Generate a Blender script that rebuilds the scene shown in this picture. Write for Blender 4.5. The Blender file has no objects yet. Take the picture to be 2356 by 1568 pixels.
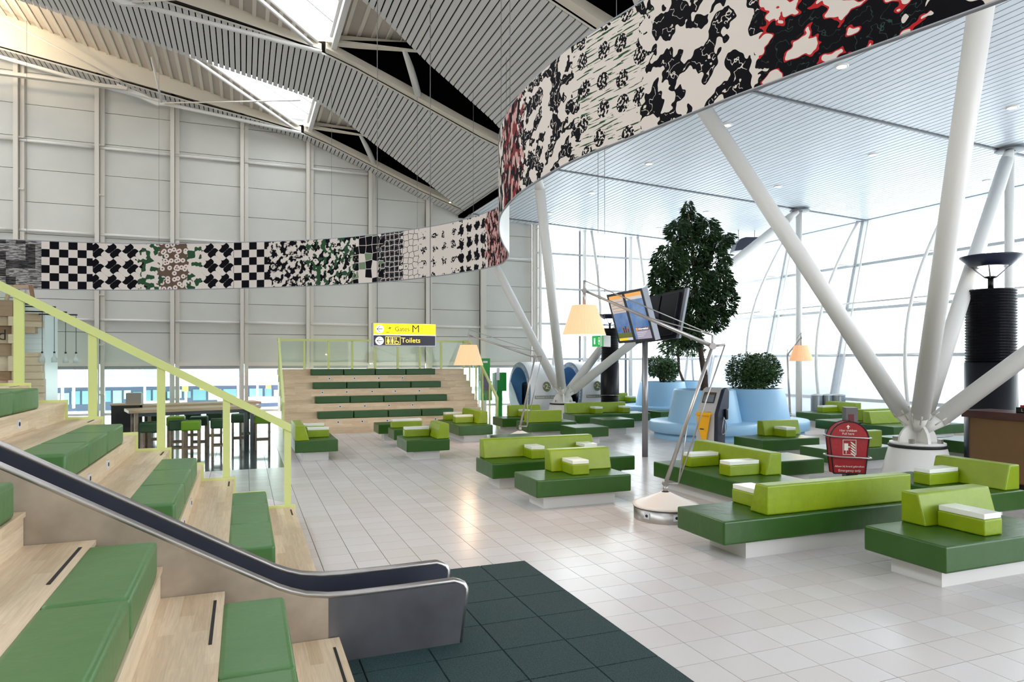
import bpy, bmesh, math, random
from mathutils import Vector, Matrix
random.seed(7)
C = bpy.context.scene.collection
sc = bpy.context.scene
PI = math.pi
# ------------------------------------------------------------------ camera
F = 1576.0; HY = 828.0; CX = 1178.0; H = 2.13
yaw = math.atan(618.0 / F); S_, C_ = math.sin(yaw), math.cos(yaw)
cd = bpy.data.cameras.new('camera'); cam = bpy.data.objects.new('camera', cd); C.objects.link(cam)
cd.sensor_width = 36.0; cd.lens = F / 2356 * 36.0
cd.shift_y = (HY - 784.0) / 2356.0
cd.clip_end = 400; cd.clip_start = 0.05
cam.location = (0, 0, H); cam.rotation_euler = (PI / 2, 0, -yaw)
sc.camera = cam
# ------------------------------------------------------------------ world, exposure
w = bpy.data.worlds.new('sky'); sc.world = w; w.use_nodes = True
nt = w.node_tree; bg = nt.nodes['Background']
tc = nt.nodes.new('ShaderNodeTexCoord'); sep = nt.nodes.new('ShaderNodeSeparateXYZ'); rp = nt.nodes.new('ShaderNodeValToRGB')
nt.links.new(tc.outputs['Generated'], sep.inputs[0]); nt.links.new(sep.outputs['Z'], rp.inputs[0]); nt.links.new(rp.outputs[0], bg.inputs[0])
rp.color_ramp.elements[0].position = 0.0; rp.color_ramp.elements[0].color = (0.93, 0.96, 1, 1)
rp.color_ramp.elements[1].position = 0.6; rp.color_ramp.elements[1].color = (0.90, 0.95, 1, 1)
bg.inputs[1].default_value = 4.2
vs = sc.view_settings
vs.view_transform = 'Standard'; vs.look = 'None'; vs.gamma = 1.0; vs.use_curve_mapping = False
vs.exposure = 0.55
sc.cycles.max_bounces = 8; sc.cycles.diffuse_bounces = 5; sc.cycles.glossy_bounces = 4
sc.cycles.transparent_max_bounces = 12; sc.cycles.transmission_bounces = 4
sc.cycles.sample_clamp_indirect = 6.0

# ------------------------------------------------------------------ pixel helpers (frame 2356 x 1568) for real places in the hall
def ray(px, py):
    u = (px - CX) / F
    return (S_ + u * C_, C_ - u * S_, (HY - py) / F)
def atZ(px, py, z=0.0):
    r = ray(px, py); t = (z - H) / r[2]; return Vector((r[0] * t, r[1] * t, z))
def atY(px, py, Y):
    r = ray(px, py); t = Y / r[1]; return Vector((r[0] * t, Y, H + r[2] * t))
def atD(px, py, d):
    r = ray(px, py); return Vector((r[0] * d, r[1] * d, H + r[2] * d))

# ------------------------------------------------------------------ materials
def lin(c):
    return tuple(((x / 255.0) / 12.92 if x / 255.0 <= 0.04045 else ((x / 255.0 + 0.055) / 1.055) ** 2.4) for x in c) + (1.0,)
MATS = {}
def mat(name, col, rough=0.5, metal=0.0, var=0.0, vscale=3.0, bump=0.0, bscale=40.0, stretch=(1, 1, 1), emit=None, estr=0.0, spec=0.5, coat=0.0):
    if name in MATS: return MATS[name]
    m = bpy.data.materials.new(name); m.use_nodes = True; n = m.node_tree; b = n.nodes['Principled BSDF']
    b.inputs['Base Color'].default_value = lin(col); b.inputs['Roughness'].default_value = rough; b.inputs['Metallic'].default_value = metal
    b.inputs['Specular IOR Level'].default_value = spec
    b.inputs['Coat Weight'].default_value = coat
    if var or bump:
        g = n.nodes.new('ShaderNodeNewGeometry'); mp = n.nodes.new('ShaderNodeMapping'); mp.inputs['Scale'].default_value = stretch
        n.links.new(g.outputs['Position'], mp.inputs[0])
    if var:
        t = n.nodes.new('ShaderNodeTexNoise'); t.inputs['Scale'].default_value = vscale; t.inputs['Detail'].default_value = 4
        n.links.new(mp.outputs[0], t.inputs['Vector'])
        mr = n.nodes.new('ShaderNodeMapRange'); mr.inputs['From Min'].default_value = 0.3; mr.inputs['From Max'].default_value = 0.7
        mr.inputs['To Min'].default_value = 1 - var; mr.inputs['To Max'].default_value = 1 + var
        n.links.new(t.outputs['Fac'], mr.inputs['Value'])
        mx = n.nodes.new('ShaderNodeMix'); mx.data_type = 'RGBA'; mx.blend_type = 'MULTIPLY'; mx.inputs[0].default_value = 1
        mx.inputs[6].default_value = lin(col); n.links.new(mr.outputs[0], mx.inputs[7]); n.links.new(mx.outputs[2], b.inputs['Base Color'])
    if bump:
        t2 = n.nodes.new('ShaderNodeTexNoise'); t2.inputs['Scale'].default_value = bscale; t2.inputs['Detail'].default_value = 3
        n.links.new(mp.outputs[0], t2.inputs['Vector'])
        bp = n.nodes.new('ShaderNodeBump'); bp.inputs['Strength'].default_value = bump; bp.inputs['Distance'].default_value = 0.02
        n.links.new(t2.outputs['Fac'], bp.inputs['Height']); n.links.new(bp.outputs[0], b.inputs['Normal'])
    if emit: b.inputs['Emission Color'].default_value = lin(emit); b.inputs['Emission Strength'].default_value = estr
    MATS[name] = m; return m

class NG:
    """tiny node builder"""
    def __init__(s, m): s.m = m; s.n = m.node_tree
    def node(s, t, **k):
        x = s.n.nodes.new(t)
        for a, v in k.items(): setattr(x, a, v)
        return x
    def put(s, x, i, v):
        if v is None: return
        if hasattr(v, 'is_linked') or isinstance(v, bpy.types.NodeSocket): s.n.links.new(v, x.inputs[i])
        else: x.inputs[i].default_value = v
    def math(s, op, a, b=None, c=None):
        x = s.node('ShaderNodeMath', operation=op); s.put(x, 0, a); s.put(x, 1, b); s.put(x, 2, c); return x.outputs[0]
    def mix(s, f, a, b):
        x = s.node('ShaderNodeMix', data_type='RGBA'); s.put(x, 0, f); s.put(x, 6, a); s.put(x, 7, b); return x.outputs[2]
    def vec(s, a, b, c=0.0):
        x = s.node('ShaderNodeCombineXYZ'); s.put(x, 0, a); s.put(x, 1, b); s.put(x, 2, c); return x.outputs[0]

def wood_mat(name, axis, base=(228, 208, 180), dark=(208, 184, 152), bw=0.75, bh=0.085, rough=0.42):
    if name in MATS: return MATS[name]
    m = bpy.data.materials.new(name); m.use_nodes = True; g = NG(m); b = m.node_tree.nodes['Principled BSDF']
    sp = g.node('ShaderNodeSeparateXYZ'); ge = g.node('ShaderNodeNewGeometry'); g.n.links.new(ge.outputs['Position'], sp.inputs[0])
    X, Y, Z = sp.outputs[0], sp.outputs[1], sp.outputs[2]
    if axis == 'Y': v = g.vec(Y, g.math('ADD', X, Z))
    elif axis == 'X': v = g.vec(X, g.math('ADD', Y, Z))
    else: v = g.vec(Z, g.math('ADD', X, Y))
    br = g.node('ShaderNodeTexBrick'); br.offset = 0.37; br.inputs['Scale'].default_value = 1.0
    br.inputs['Brick Width'].default_value = bw; br.inputs['Row Height'].default_value = bh
    br.inputs['Mortar Size'].default_value = 0.0; br.inputs['Color1'].default_value = lin(base); br.inputs['Color2'].default_value = lin(dark)
    g.n.links.new(v, br.inputs[0])
    mp = g.node('ShaderNodeMapping'); mp.inputs['Scale'].default_value = (1.6, 26, 1); g.n.links.new(v, mp.inputs[0])
    no = g.node('ShaderNodeTexNoise'); no.inputs['Scale'].default_value = 2.0; no.inputs['Detail'].default_value = 5; no.inputs['Distortion'].default_value = 1.2
    g.n.links.new(mp.outputs[0], no.inputs['Vector'])
    gr = g.node('ShaderNodeMapRange'); gr.inputs[1].default_value = .35; gr.inputs[2].default_value = .7; gr.inputs[3].default_value = 1.05; gr.inputs[4].default_value = .86
    g.n.links.new(no.outputs['Fac'], gr.inputs[0])
    mx = g.node('ShaderNodeMix', data_type='RGBA', blend_type='MULTIPLY'); mx.inputs[0].default_value = 1
    g.n.links.new(br.outputs['Color'], mx.inputs[6]); g.n.links.new(gr.outputs[0], mx.inputs[7])
    g.n.links.new(mx.outputs[2], b.inputs['Base Color']); b.inputs['Roughness'].default_value = rough
    MATS[name] = m; return m

def glass_mat(name, tint=(250, 253, 252), dens=0.05, rough=0.02, diffuse=None, dfac=0.0, fl=0.5):
    if name in MATS: return MATS[name]
    m = bpy.data.materials.new(name); m.use_nodes = True; g = NG(m); n = m.node_tree
    out = n.nodes['Material Output']; n.nodes.remove(n.nodes['Principled BSDF'])
    tr = g.node('ShaderNodeBsdfTransparent'); tr.inputs[0].default_value = lin(tint)
    gl = g.node('ShaderNodeBsdfGlossy'); gl.inputs['Roughness'].default_value = rough
    fr = g.node('ShaderNodeFresnel'); fr.inputs[0].default_value = 1.45
    f = g.math('MULTIPLY', fr.outputs[0], fl)
    mx = g.node('ShaderNodeMixShader'); n.links.new(f, mx.inputs[0]); n.links.new(tr.outputs[0], mx.inputs[1]); n.links.new(gl.outputs[0], mx.inputs[2])
    last = mx.outputs[0]
    if diffuse:
        df = g.node('ShaderNodeBsdfTranslucent'); df.inputs[0].default_value = lin(diffuse)
        d2 = g.node('ShaderNodeBsdfDiffuse'); d2.inputs[0].default_value = lin(diffuse)
        a = g.node('ShaderNodeMixShader'); a.inputs[0].default_value = .5; n.links.new(df.outputs[0], a.inputs[1]); n.links.new(d2.outputs[0], a.inputs[2])
        m2 = g.node('ShaderNodeMixShader'); m2.inputs[0].default_value = dfac; n.links.new(last, m2.inputs[1]); n.links.new(a.outputs[0], m2.inputs[2]); last = m2.outputs[0]
    n.links.new(last, out.inputs[0]); MATS[name] = m; return m

WHITE = mat('white_paint', (226, 224, 220), 0.4)
WHITE2 = mat('warm_white_paint', (214, 208, 198), 0.45)
FRAME = mat('window_frame_grey', (196, 200, 202), 0.4)
DARKSEAT = mat('dark_green_leather', (40, 82, 18), 0.32, var=.06, vscale=6, bump=.25, bscale=7, stretch=(1, 1, .5))
LIME = mat('lime_leather', (130, 153, 0), 0.38, var=.05, vscale=6, bump=.3, bscale=7)
TRIB = mat('mid_green_leather', (74, 116, 64), 0.36, var=.04, vscale=2, bump=.15, bscale=9)
TRIBD = mat('far_green_leather', (40, 82, 36), 0.45, var=.04, vscale=3, bump=.15, bscale=9)
TRAY = mat('tray_white', (236, 238, 230), 0.25)
PLINTH = mat('plinth_white', (222, 220, 218), 0.35)
RAIL = mat('lime_green_metal', (206, 215, 140), 0.45)
STEEL = mat('brushed_steel', (186, 182, 180), 0.36, 1.0, var=.08, vscale=5)
DSTEEL = mat('dull_steel_sheet', (118, 118, 124), 0.42, 0.85, var=.22, vscale=2.2)
CHUTE = mat('dark_chute_metal', (74, 78, 92), 0.38, 0.6, var=.1, vscale=3)
PLASTER = mat('stained_beige_board', (160, 146, 130), 0.45, 0.0, var=.3, vscale=2.6)
BLACK = mat('black_matt', (16, 16, 18), 0.6)
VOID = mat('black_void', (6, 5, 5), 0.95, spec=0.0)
BLACKG = mat('black_gloss', (5, 6, 14), 0.35, spec=.3)
SLATL = mat('hall_slat_grey', (210, 209, 208), 0.45)
SLATR = mat('lounge_slat_white', (220, 226, 234), 0.35)
DECK = mat('deck_beige', (188, 178, 168), 0.6)
RIB = mat('deck_rib_cream', (226, 220, 206), 0.5)
CREAM = mat('beam_cream', (222, 214, 198), 0.5)
BLUE = mat('planter_blue', (150, 194, 226), 0.35)
SOIL = mat('soil_brown', (40, 30, 24), 0.9)
BARK = mat('bark', (70, 56, 48), 0.85, var=.25, vscale=14, bump=.5, bscale=30)
ALU = mat('lamp_aluminium', (176, 172, 170), 0.35, 0.7)
SILVER = mat('silver_trim', (150, 152, 160), 0.35, 0.5)
WOODY = wood_mat('ash_staves_y', 'Y'); WOODX = wood_mat('ash_staves_x', 'X')
OAK = wood_mat('oak_table', 'X', (190, 160, 130), (172, 140, 110), 1.2, .1)
STOOLLEG = mat('stool_leg_wood', (150, 126, 108), 0.5, var=.1, vscale=12)
PANE = glass_mat('clear_glass')
RAILGLASS = glass_mat('rail_glass', (243, 250, 246), fl=.35)
FROST = glass_mat('frosted_glass', (215, 220, 226), diffuse=(200, 204, 210), dfac=.45)
SOCK = mat('socket_white', (210, 214, 222), 0.4)

# ------------------------------------------------------------------ object helpers
def link(o): C.objects.link(o); return o
def thing(name, label=None, cat=None, loc=(0, 0, 0), group=None, kind=None):
    o = bpy.data.objects.new(name, None); o.empty_display_size = .1; link(o); o.location = loc
    if label: o['label'] = label
    if cat: o['category'] = cat
    if group: o['group'] = group
    if kind: o['kind'] = kind
    return o
def tag(o, label=None, cat=None, group=None, kind=None):
    if label: o['label'] = label
    if cat: o['category'] = cat
    if group: o['group'] = group
    if kind: o['kind'] = kind
    return o
def origin(o):
    v = Vector((0, 0, 0))
    while o: v += o.location; o = o.parent
    return v
class MB:
    def __init__(s): s.v = []; s.f = []; s.sm = []
    def add(s, vs, fs, M=None, smooth=False):
        k = len(s.v)
        s.v += [tuple(M @ Vector(p)) if M else tuple(p) for p in vs]
        s.f += [tuple(i + k for i in f) for f in fs]; s.sm += [smooth] * len(fs); return s
    def box(s, x0, x1, y0, y1, z0, z1, M=None):
        return s.add([(x0, y0, z0), (x1, y0, z0), (x1, y1, z0), (x0, y1, z0), (x0, y0, z1), (x1, y0, z1), (x1, y1, z1), (x0, y1, z1)],
                     [(0, 3, 2, 1), (4, 5, 6, 7), (0, 1, 5, 4), (1, 2, 6, 5), (2, 3, 7, 6), (3, 0, 4, 7)], M)
    def tube(s, p, q, r, r2=None, n=12, caps=True):
        p, q = Vector(p), Vector(q); r2 = r if r2 is None else r2; d = (q - p).normalized()
        a = d.orthogonal().normalized(); b = d.cross(a)
        vs = []
        for c, rr in ((p, r), (q, r2)):
            for i in range(n):
                t = 2 * PI * i / n; vs.append(c + a * (math.cos(t) * rr) + b * (math.sin(t) * rr))
        k = len(s.v); s.add(vs, [(i, (i + 1) % n, n + (i + 1) % n, n + i) for i in range(n)], None, True)
        if caps: s.f += [tuple(k + n - 1 - i for i in range(n)), tuple(k + n + i for i in range(n))]; s.sm += [False, False]
        return s
    def path(s, pts, r, n=8):
        pts = [Vector(p) for p in pts]; vs = []; ref = None
        for i, p in enumerate(pts):
            d = (pts[min(i + 1, len(pts) - 1)] - pts[max(i - 1, 0)]).normalized()
            if ref is None: ref = d.orthogonal().normalized()
            a = (ref - d * ref.dot(d)).normalized(); ref = a; b = d.cross(a)
            for j in range(n):
                t = 2 * PI * j / n; vs.append(p + a * (math.cos(t) * r) + b * (math.sin(t) * r))
        fs = []
        for i in range(len(pts) - 1):
            for j in range(n): fs.append((i * n + j, i * n + (j + 1) % n, (i + 1) * n + (j + 1) % n, (i + 1) * n + j))
        s.add(vs, fs, None, True)
        k = len(s.v) - len(vs); s.f += [tuple(k + n - 1 - i for i in range(n)), tuple(k + len(vs) - n + i for i in range(n))]; s.sm += [False, False]
        return s
    def lathe(s, prof, c=(0, 0, 0), n=32, smooth=True):
        vs = []; fs = []
        for (r, z) in prof:
            for i in range(n):
                t = 2 * PI * i / n; vs.append((c[0] + math.cos(t) * r, c[1] + math.sin(t) * r, c[2] + z))
        for k in range(len(prof) - 1):
            for i in range(n): fs.append((k * n + i, k * n + (i + 1) % n, (k + 1) * n + (i + 1) % n, (k + 1) * n + i))
        s.add(vs, fs, None, smooth); return s
    def prism(s, poly, d, M=None):
        """poly: 3D points of one face, d: extrusion vector"""
        n = len(poly); d = Vector(d); a = [Vector(p) for p in poly]; b = [p + d for p in a]
        return s.add(a + b, [tuple(range(n))[::-1], tuple(range(n, 2 * n))] + [(i, (i + 1) % n, n + (i + 1) % n, n + i) for i in range(n)], M)
    def build(s, name, m, parent=None, local=False, loc=None, bevel=0):
        me = bpy.data.meshes.new(name); o = bpy.data.objects.new(name, me); link(o)
        if parent is not None:
            o.parent = parent; org = Vector((0, 0, 0)) if local else origin(parent)
        elif loc is not None: org = Vector(loc); o.location = org
        else:
            xs = [v[0] for v in s.v]; ys = [v[1] for v in s.v]; zs = [v[2] for v in s.v]
            org = Vector(((min(xs) + max(xs)) / 2, (min(ys) + max(ys)) / 2, min(zs))); o.location = org
        me.from_pydata([tuple(Vector(v) - org) for v in s.v], [], s.f); me.materials.append(m)
        me.polygons.foreach_set('use_smooth', s.sm); me.update()
        bm = bmesh.new(); bm.from_mesh(me)
        if len(bm.faces) < 40000: bmesh.ops.recalc_face_normals(bm, faces=bm.faces)
        if bevel:
            rs = bmesh.ops.bevel(bm, geom=list(bm.edges), offset=bevel, segments=3, profile=.6, affect='EDGES')
            for f in bm.faces: f.smooth = False
            for f in rs['faces']: f.smooth = True
        bm.to_mesh(me); bm.free()
        return o
def part(name, m, parent, fn, *a, bevel=0, **k):
    b = MB(); getattr(b, fn)(*a, **k); return b.build(name, m, parent, bevel=bevel)
TXT = {}
def text_verts(string, size=1.0, align='CENTER', bold=0.0):
    key = (string, align, bold)
    if key not in TXT:
        cu = bpy.data.curves.new('t', 'FONT'); cu.body = string; cu.size = 1; cu.align_x = align; cu.align_y = 'CENTER'; cu.resolution_u = 3
        if bold: cu.offset = bold
        o = bpy.data.objects.new('t', cu); me = bpy.data.meshes.new_from_object(o)
        TXT[key] = ([tuple(v.co) for v in me.vertices], [tuple(p.vertices) for p in me.polygons])
        bpy.data.objects.remove(o); bpy.data.curves.remove(cu); bpy.data.meshes.remove(me)
    vs, fs = TXT[key]; return [(x * size, y * size, 0) for x, y, z in vs], fs
def frame_M(o, ex, ey):
    """matrix: local x->ex, y->ey, z->ex x ey, origin o"""
    ex = Vector(ex).normalized(); ey = Vector(ey); ey = (ey - ex * ey.dot(ex)).normalized(); ez = ex.cross(ey)
    M = Matrix.Identity(4)
    for i in range(3): M[i][0] = ex[i]; M[i][1] = ey[i]; M[i][2] = ez[i]; M[i][3] = o[i]
    return M
def lettering(string, size, M, m, parent, name='lettering', align='CENTER', bold=0.0):
    b = MB(); vs, fs = text_verts(string, size, align, bold); b.add(vs, fs, M); return b.build(name, m, parent)

# ================================================================== SETTING
# ---- floor
def tile_mat():
    m = bpy.data.materials.new('floor_tile'); m.use_nodes = True; g = NG(m); b = m.node_tree.nodes['Principled BSDF']
    ge = g.node('ShaderNodeNewGeometry'); sp = g.node('ShaderNodeSeparateXYZ'); g.n.links.new(ge.outputs['Position'], sp.inputs[0])
    ix = g.math('FLOOR', g.math('DIVIDE', g.math('SUBTRACT', sp.outputs[0], 2.76), .3333))
    iy = g.math('FLOOR', g.math('DIVIDE', g.math('SUBTRACT', sp.outputs[1], 6.67), .3333))
    wn = g.node('ShaderNodeTexWhiteNoise', noise_dimensions='2D'); g.n.links.new(g.vec(ix, iy), wn.inputs['Vector'])
    c = g.mix(wn.outputs['Value'], lin((213, 207, 206)), lin((204, 194, 190)))
    no = g.node('ShaderNodeTexNoise'); no.inputs['Scale'].default_value = .35; g.n.links.new(ge.outputs['Position'], no.inputs['Vector'])
    c = g.mix(g.math('MULTIPLY', no.outputs['Fac'], .5), c, lin((216, 216, 218)))
    sn = g.node('ShaderNodeTexNoise'); sn.inputs['Scale'].default_value = 150; g.n.links.new(ge.outputs['Position'], sn.inputs['Vector'])
    c = g.mix(g.math('MULTIPLY', g.math('GREATER_THAN', sn.outputs['Fac'], .68), .25), c, lin((120, 112, 108)))
    dk = g.math('MULTIPLY', g.math('LESS_THAN', sp.outputs[0], .76), g.math('GREATER_THAN', sp.outputs[1], 14.34))
    c = g.mix(dk, c, lin((82, 84, 92)))
    g.n.links.new(c, b.inputs['Base Color'])
    g.n.links.new(g.math('SUBTRACT', .24, g.math('MULTIPLY', dk, .14)), b.inputs['Roughness'])
    return m
TILE = tile_mat()
GROUT = mat('grout_grey', (66, 60, 58), 0.9, spec=.1)
floor = thing('floor', kind='structure')
part('floor_bed', GROUT, floor, 'box', -14, 20.5, -10, 25.5, -.3, -.004)
p_ = 1 / 3; cells = []
for i in range(-46, 54):
    for j in range(-46, 57):
        x0 = 2.76 + i * p_; y0 = 6.67 + j * p_
        if x0 > 2.76 - p_ - .01 or y0 > 6.6 or x0 < -9.9 or True:
            if x0 + p_ > 19.2 or y0 + p_ > 25.5 or y0 < -8 or x0 < -13: continue
            if x0 < 2.75 and y0 < 6.66 and x0 > 0.1: continue      # under the rubber mat
            if x0 + p_ < 0.62 and y0 < 9.5: continue                   # under the tribune
            d = x0 * S_ + y0 * C_; l = x0 * C_ - y0 * S_
            vis = d > 1 and abs(l / d) < .76 and (H / d) < .48
            cells.append((0 if vis else 1, d, x0, y0))
cells.sort()
tm = None; rest = MB(); nvis = 0; G_ = .003
for k, (nv, d, x0, y0) in enumerate(cells):
    if k < 290 and not nv:
        if tm is None:
            t = MB().add([(G_, G_, 0), (p_ - G_, G_, 0), (p_ - G_, p_ - G_, 0), (G_, p_ - G_, 0), (G_, G_, -.004), (p_ - G_, G_, -.004), (p_ - G_, p_ - G_, -.004), (G_, p_ - G_, -.004)],
                         [(0, 1, 2, 3), (4, 5, 1, 0), (5, 6, 2, 1), (6, 7, 3, 2), (7, 4, 0, 3)]).build('tile', TILE, floor); tm = t.data
        else: t = bpy.data.objects.new('tile', tm); link(t); t.parent = floor
        t.location = (x0, y0, 0)
    else:
        rest.add([(x0 + G_, y0 + G_, 0), (x0 + p_ - G_, y0 + G_, 0), (x0 + p_ - G_, y0 + p_ - G_, 0), (x0 + G_, y0 + p_ - G_, 0), (x0 + G_, y0 + G_, -.004), (x0 + p_ - G_, y0 + G_, -.004), (x0 + p_ - G_, y0 + p_ - G_, -.004), (x0 + G_, y0 + p_ - G_, -.004)],
                 [(0, 1, 2, 3), (4, 5, 1, 0), (5, 6, 2, 1), (6, 7, 3, 2), (7, 4, 0, 3)])
tag(rest.build('floor_tiles', TILE, floor), kind='stuff')

# ---- rubber mat
def rubber():
    m = mat('dark_teal_rubber', (26, 62, 62), 0.75, bump=.5, bscale=160); g = NG(m); b = m.node_tree.nodes['Principled BSDF']
    ge = g.node('ShaderNodeNewGeometry'); sn = g.node('ShaderNodeTexNoise'); sn.inputs['Scale'].default_value = 130; sn.inputs['Detail'].default_value = 1
    g.n.links.new(ge.outputs['Position'], sn.inputs['Vector'])
    rr = g.node('ShaderNodeValToRGB'); rr.color_ramp.elements[0].position = .38; rr.color_ramp.elements[0].color = lin((8, 32, 34)); rr.color_ramp.elements[1].position = .66; rr.color_ramp.elements[1].color = lin((36, 72, 74))
    g.n.links.new(sn.outputs['Fac'], rr.inputs[0]); g.n.links.new(rr.outputs[0], b.inputs['Base Color']); return m
RUB = rubber()
mt = thing('rubber_mat', 'dark teal rubber tile mat on the floor around the foot of the slide', 'mat', (2.76, 6.67, 0))
rm = None
for i in range(5):
    for j in range(22):
        x1 = 2.76 - i * .5; y1 = 6.67 - j * .5; x0 = max(x1 - .5, .62); y0 = y1 - .5
        if x1 - .02 <= .62 + .02: continue
        g_ = .006
        if x1 - .5 >= .62 and rm is not None:
            t = bpy.data.objects.new('tile', rm); link(t); t.parent = mt; t.location = (x1 - 2.76, y1 - 6.67, 0); continue
        b = MB().add([(x0 + g_, y0 + g_, .022), (x1 - g_, y0 + g_, .022), (x1 - g_, y1 - g_, .022), (x0 + g_, y1 - g_, .022), (x0 + .001, y0 + .001, -.003), (x1 - .001, y0 + .001, -.003), (x1 - .001, y1 - .001, -.003), (x0 + .001, y1 - .001, -.003)],
                     [(0, 1, 2, 3), (4, 5, 1, 0), (5, 6, 2, 1), (6, 7, 3, 2), (7, 4, 0, 3)])
        if x1 - .5 >= .62:
            t = b.build('tile', RUB, None, loc=(x1, y1, 0)); rm = t.data; t.parent = mt; t.location = (x1 - 2.76, y1 - 6.67, 0)
        else: b.build('tile', RUB, mt)

# ---- back wall
def prof(X):
    P = [(-12, 12.35), (-6.8, 11.45), (-3.5, 10.9), (-1.7, 10.57), (0.5, 10.22), (1.8, 9.98), (2.7, 9.68), (4.5, 8.95), (6.15, 8.27), (7.83, 7.69)]
    if X <= P[0][0]: return P[0][1]
    for (a, b), (c, d) in zip(P, P[1:]):
        if X <= c: return b + (d - b) * (X - a) / (c - a)
    return 7.69
def rz(X): return H + 5.94 - .047 * X
dz = lambda X: (10.12 + .27 * (2.05 - X)) if X < 2.05 else prof(X) + .35
def far(X):
    P = [(-12, 2.3), (-5.7, 2.5), (-2, 2.76), (.5, 3.1), (1.9, 3.2), (2.65, 3.5), (4.1, 4.4), (6.0, 5.3), (7.83, 6.63)]
    for (a, b), (c, d) in zip(P, P[1:]):
        if X <= c: return b + (d - b) * (X - a) / (c - a)
    return 6.63
WPAN = mat('back_wall_panel', (204, 203, 196), 0.5, var=.04, vscale=.8)
wb = thing('wall_back', kind='structure')
posts = [-8.7, -6.53, -4.36, -2.19, -.04, 2.13, 4.32, 6.47, 8.65, 10.84]
zs = [2.03, 3.03, 4.06, 5.06, 6.07, 7.07, 8.09, 9.1, 10.11, 11.1, 12.2]
zs_top = lambda x: max(prof(x), 7.7) + .6
for a, b in zip(posts, posts[1:]):
    for z0, z1 in zip(zs, zs[1:]):
        zt = (prof(a) + .3) if a < 7.8 else rz(a) + .2
        if z0 > zt - .05: continue
        MB().box(a + .06, b - .06, 25.40, 25.46, z0 + .008, min(z1 - .008, zt)).build('panel', WPAN, wb)
for a, b in zip([-13] + posts, posts): part('backing', mat('wall_joint_grey', (120, 120, 116), .8), wb, 'box', a, b, 25.46, 25.5, 2.0, max(prof(a) + .1, dz(a)) + .03 if b < 7.8 else rz(a) + .1)
for i, X in enumerate(posts):
    top = (prof(X) if X < 7.8 else rz(X)) + .05
    b = MB()
    b.box(X - .06, X + .06, 25.18, 25.28, 0, top)
    b.build('post', WHITE2, wb)
    b = MB(); b.box(X + .08, X + .2, 25.3, 25.42, 0, top); b.build('post', WHITE2, wb)
    if i < 3 or i == 9:
        for z in (1, 2.6, 4.2, 5.8, 7.4, 9): b = MB(); b.box(X - .06, X + .2, 25.24, 25.3, z, z + .05); b.build('lacing', WHITE2, wb)
for a, b in zip(posts, posts[1:]):
    for z in (3.42, 6.16, 8.94):
        if z > zs_top((a + b) / 2) - .9: continue
        part('rail', WHITE, wb, 'tube', (a + .08, 25.3, z), (b - .08, 25.3, z), .045)
    part('bottom_rail', WHITE2, wb, 'box', a + .07, b - .07, 25.32, 25.44, 1.93, 2.06)
    part('shade_box', mat('shade_grey', (170, 172, 172), .6), wb, 'box', a + .07, b - .07, 25.36, 25.46, 1.83, 1.93)
# window band under the panels and the tall glass part
wn = thing('window_1', kind='structure')
for a, b in zip(posts, posts[1:]):
    part('pane', PANE, wn, 'box', a + .1, b - .1, 25.44, 25.455, .42, 1.83)
    part('sill_rail', WHITE, wn, 'box', a + .07, b - .07, 25.36, 25.46, .34, .42)
    part('pane', PANE, wn, 'box', a + .1, b - .1, 25.44, 25.455, .06, .34)
    part('mullion', FRAME, wn, 'box', b - .1, b - .04, 25.4, 25.48, 0, 2.0)
wn2 = thing('window_2', kind='structure')
gx = [10.97, 12.98, 15.17, 17.3, 19.3]
zr = [0.06, 2.18, 3.61, 5.04, 6.47, 7.75]
for a, b in zip(gx, gx[1:]):
    for z0, z1 in zip(zr, zr[1:]):
        xa, xb = a + .04, b - .04
        MB().box(xa, xb, 25.42, 25.435, z0 + .04, min(z1, rz(b)) - .04).build('pane', PANE if z0 > 1 else FROST, wn2)
        part('rail', FRAME, wn2, 'box', a, b, 25.36, 25.46, z0 - .04, z0 + .04)
    part('mullion', mat('dark_gasket', (90, 94, 100), .5), wn2, 'box', a - .03, a + .03, 25.38, 25.47, 0, rz(a) + .05)
    part('mullion', WHITE, wn2, 'box', a + .1, a + .2, 25.2, 25.34, 0, rz(a) + .05)
    pts = [Vector((a + .3 + .28 * math.sin(t * PI) * 1.0, 24.95 - .25 * math.sin(t * PI), t * (rz(a + .3) - .02))) for t in [k / 12 for k in range(13)]]
    MB().path(pts, .06).build('bowed_tube', WHITE, wn2)

# ---- right, outward leaning glass wall
LX = lambda z: 19.0 + .239 * z
wr = thing('wall_right', kind='structure')
mulY = [21.8 + 3.55 - .0, 21.8, 18.25, 14.8, 11.3, 7.8, 4.3, .8, -2.7, -6.2]
zz = [.8, 2.3, 3.9, 5.5, 7.1]
ZT = 7.16
def leanbox(y0, y1, z0, z1, off, th, name, m):
    b = MB(); b.prism([(LX(z0) + off, y0, z0), (LX(z1) + off, y0, z1), (LX(z1) + off + th, y0, z1), (LX(z0) + off + th, y0, z0)], (0, y1 - y0, 0)); return b.build(name, m, wr)
for y1, y0 in zip(mulY, mulY[1:]):
    for z0, z1 in zip(zz, zz[1:]):
        leanbox(y0 + .08, y1 - .08, z0 + .05, z1 - .05, .1, .015, 'pane', FROST if z0 < 1 else PANE)
    leanbox(y0 + .08, y1 - .08, .1, .75, .1, .015, 'pane', FROST)
    for z in zz[:-1]: leanbox(y0, y1, z - .05, z + .05, -.02, .12, 'rail', FRAME)
    part('tie_tube', WHITE, wr, 'tube', (LX(4.05) - .35, y0 + .5, 4.1), (LX(4.05) - .35, y1 + .5, 4.1), .03)
    leanbox(y0, y1, 7.08, 7.22, -.12, .3, 'head_rail', mat('head_grey', (150, 154, 160), .5))
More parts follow.
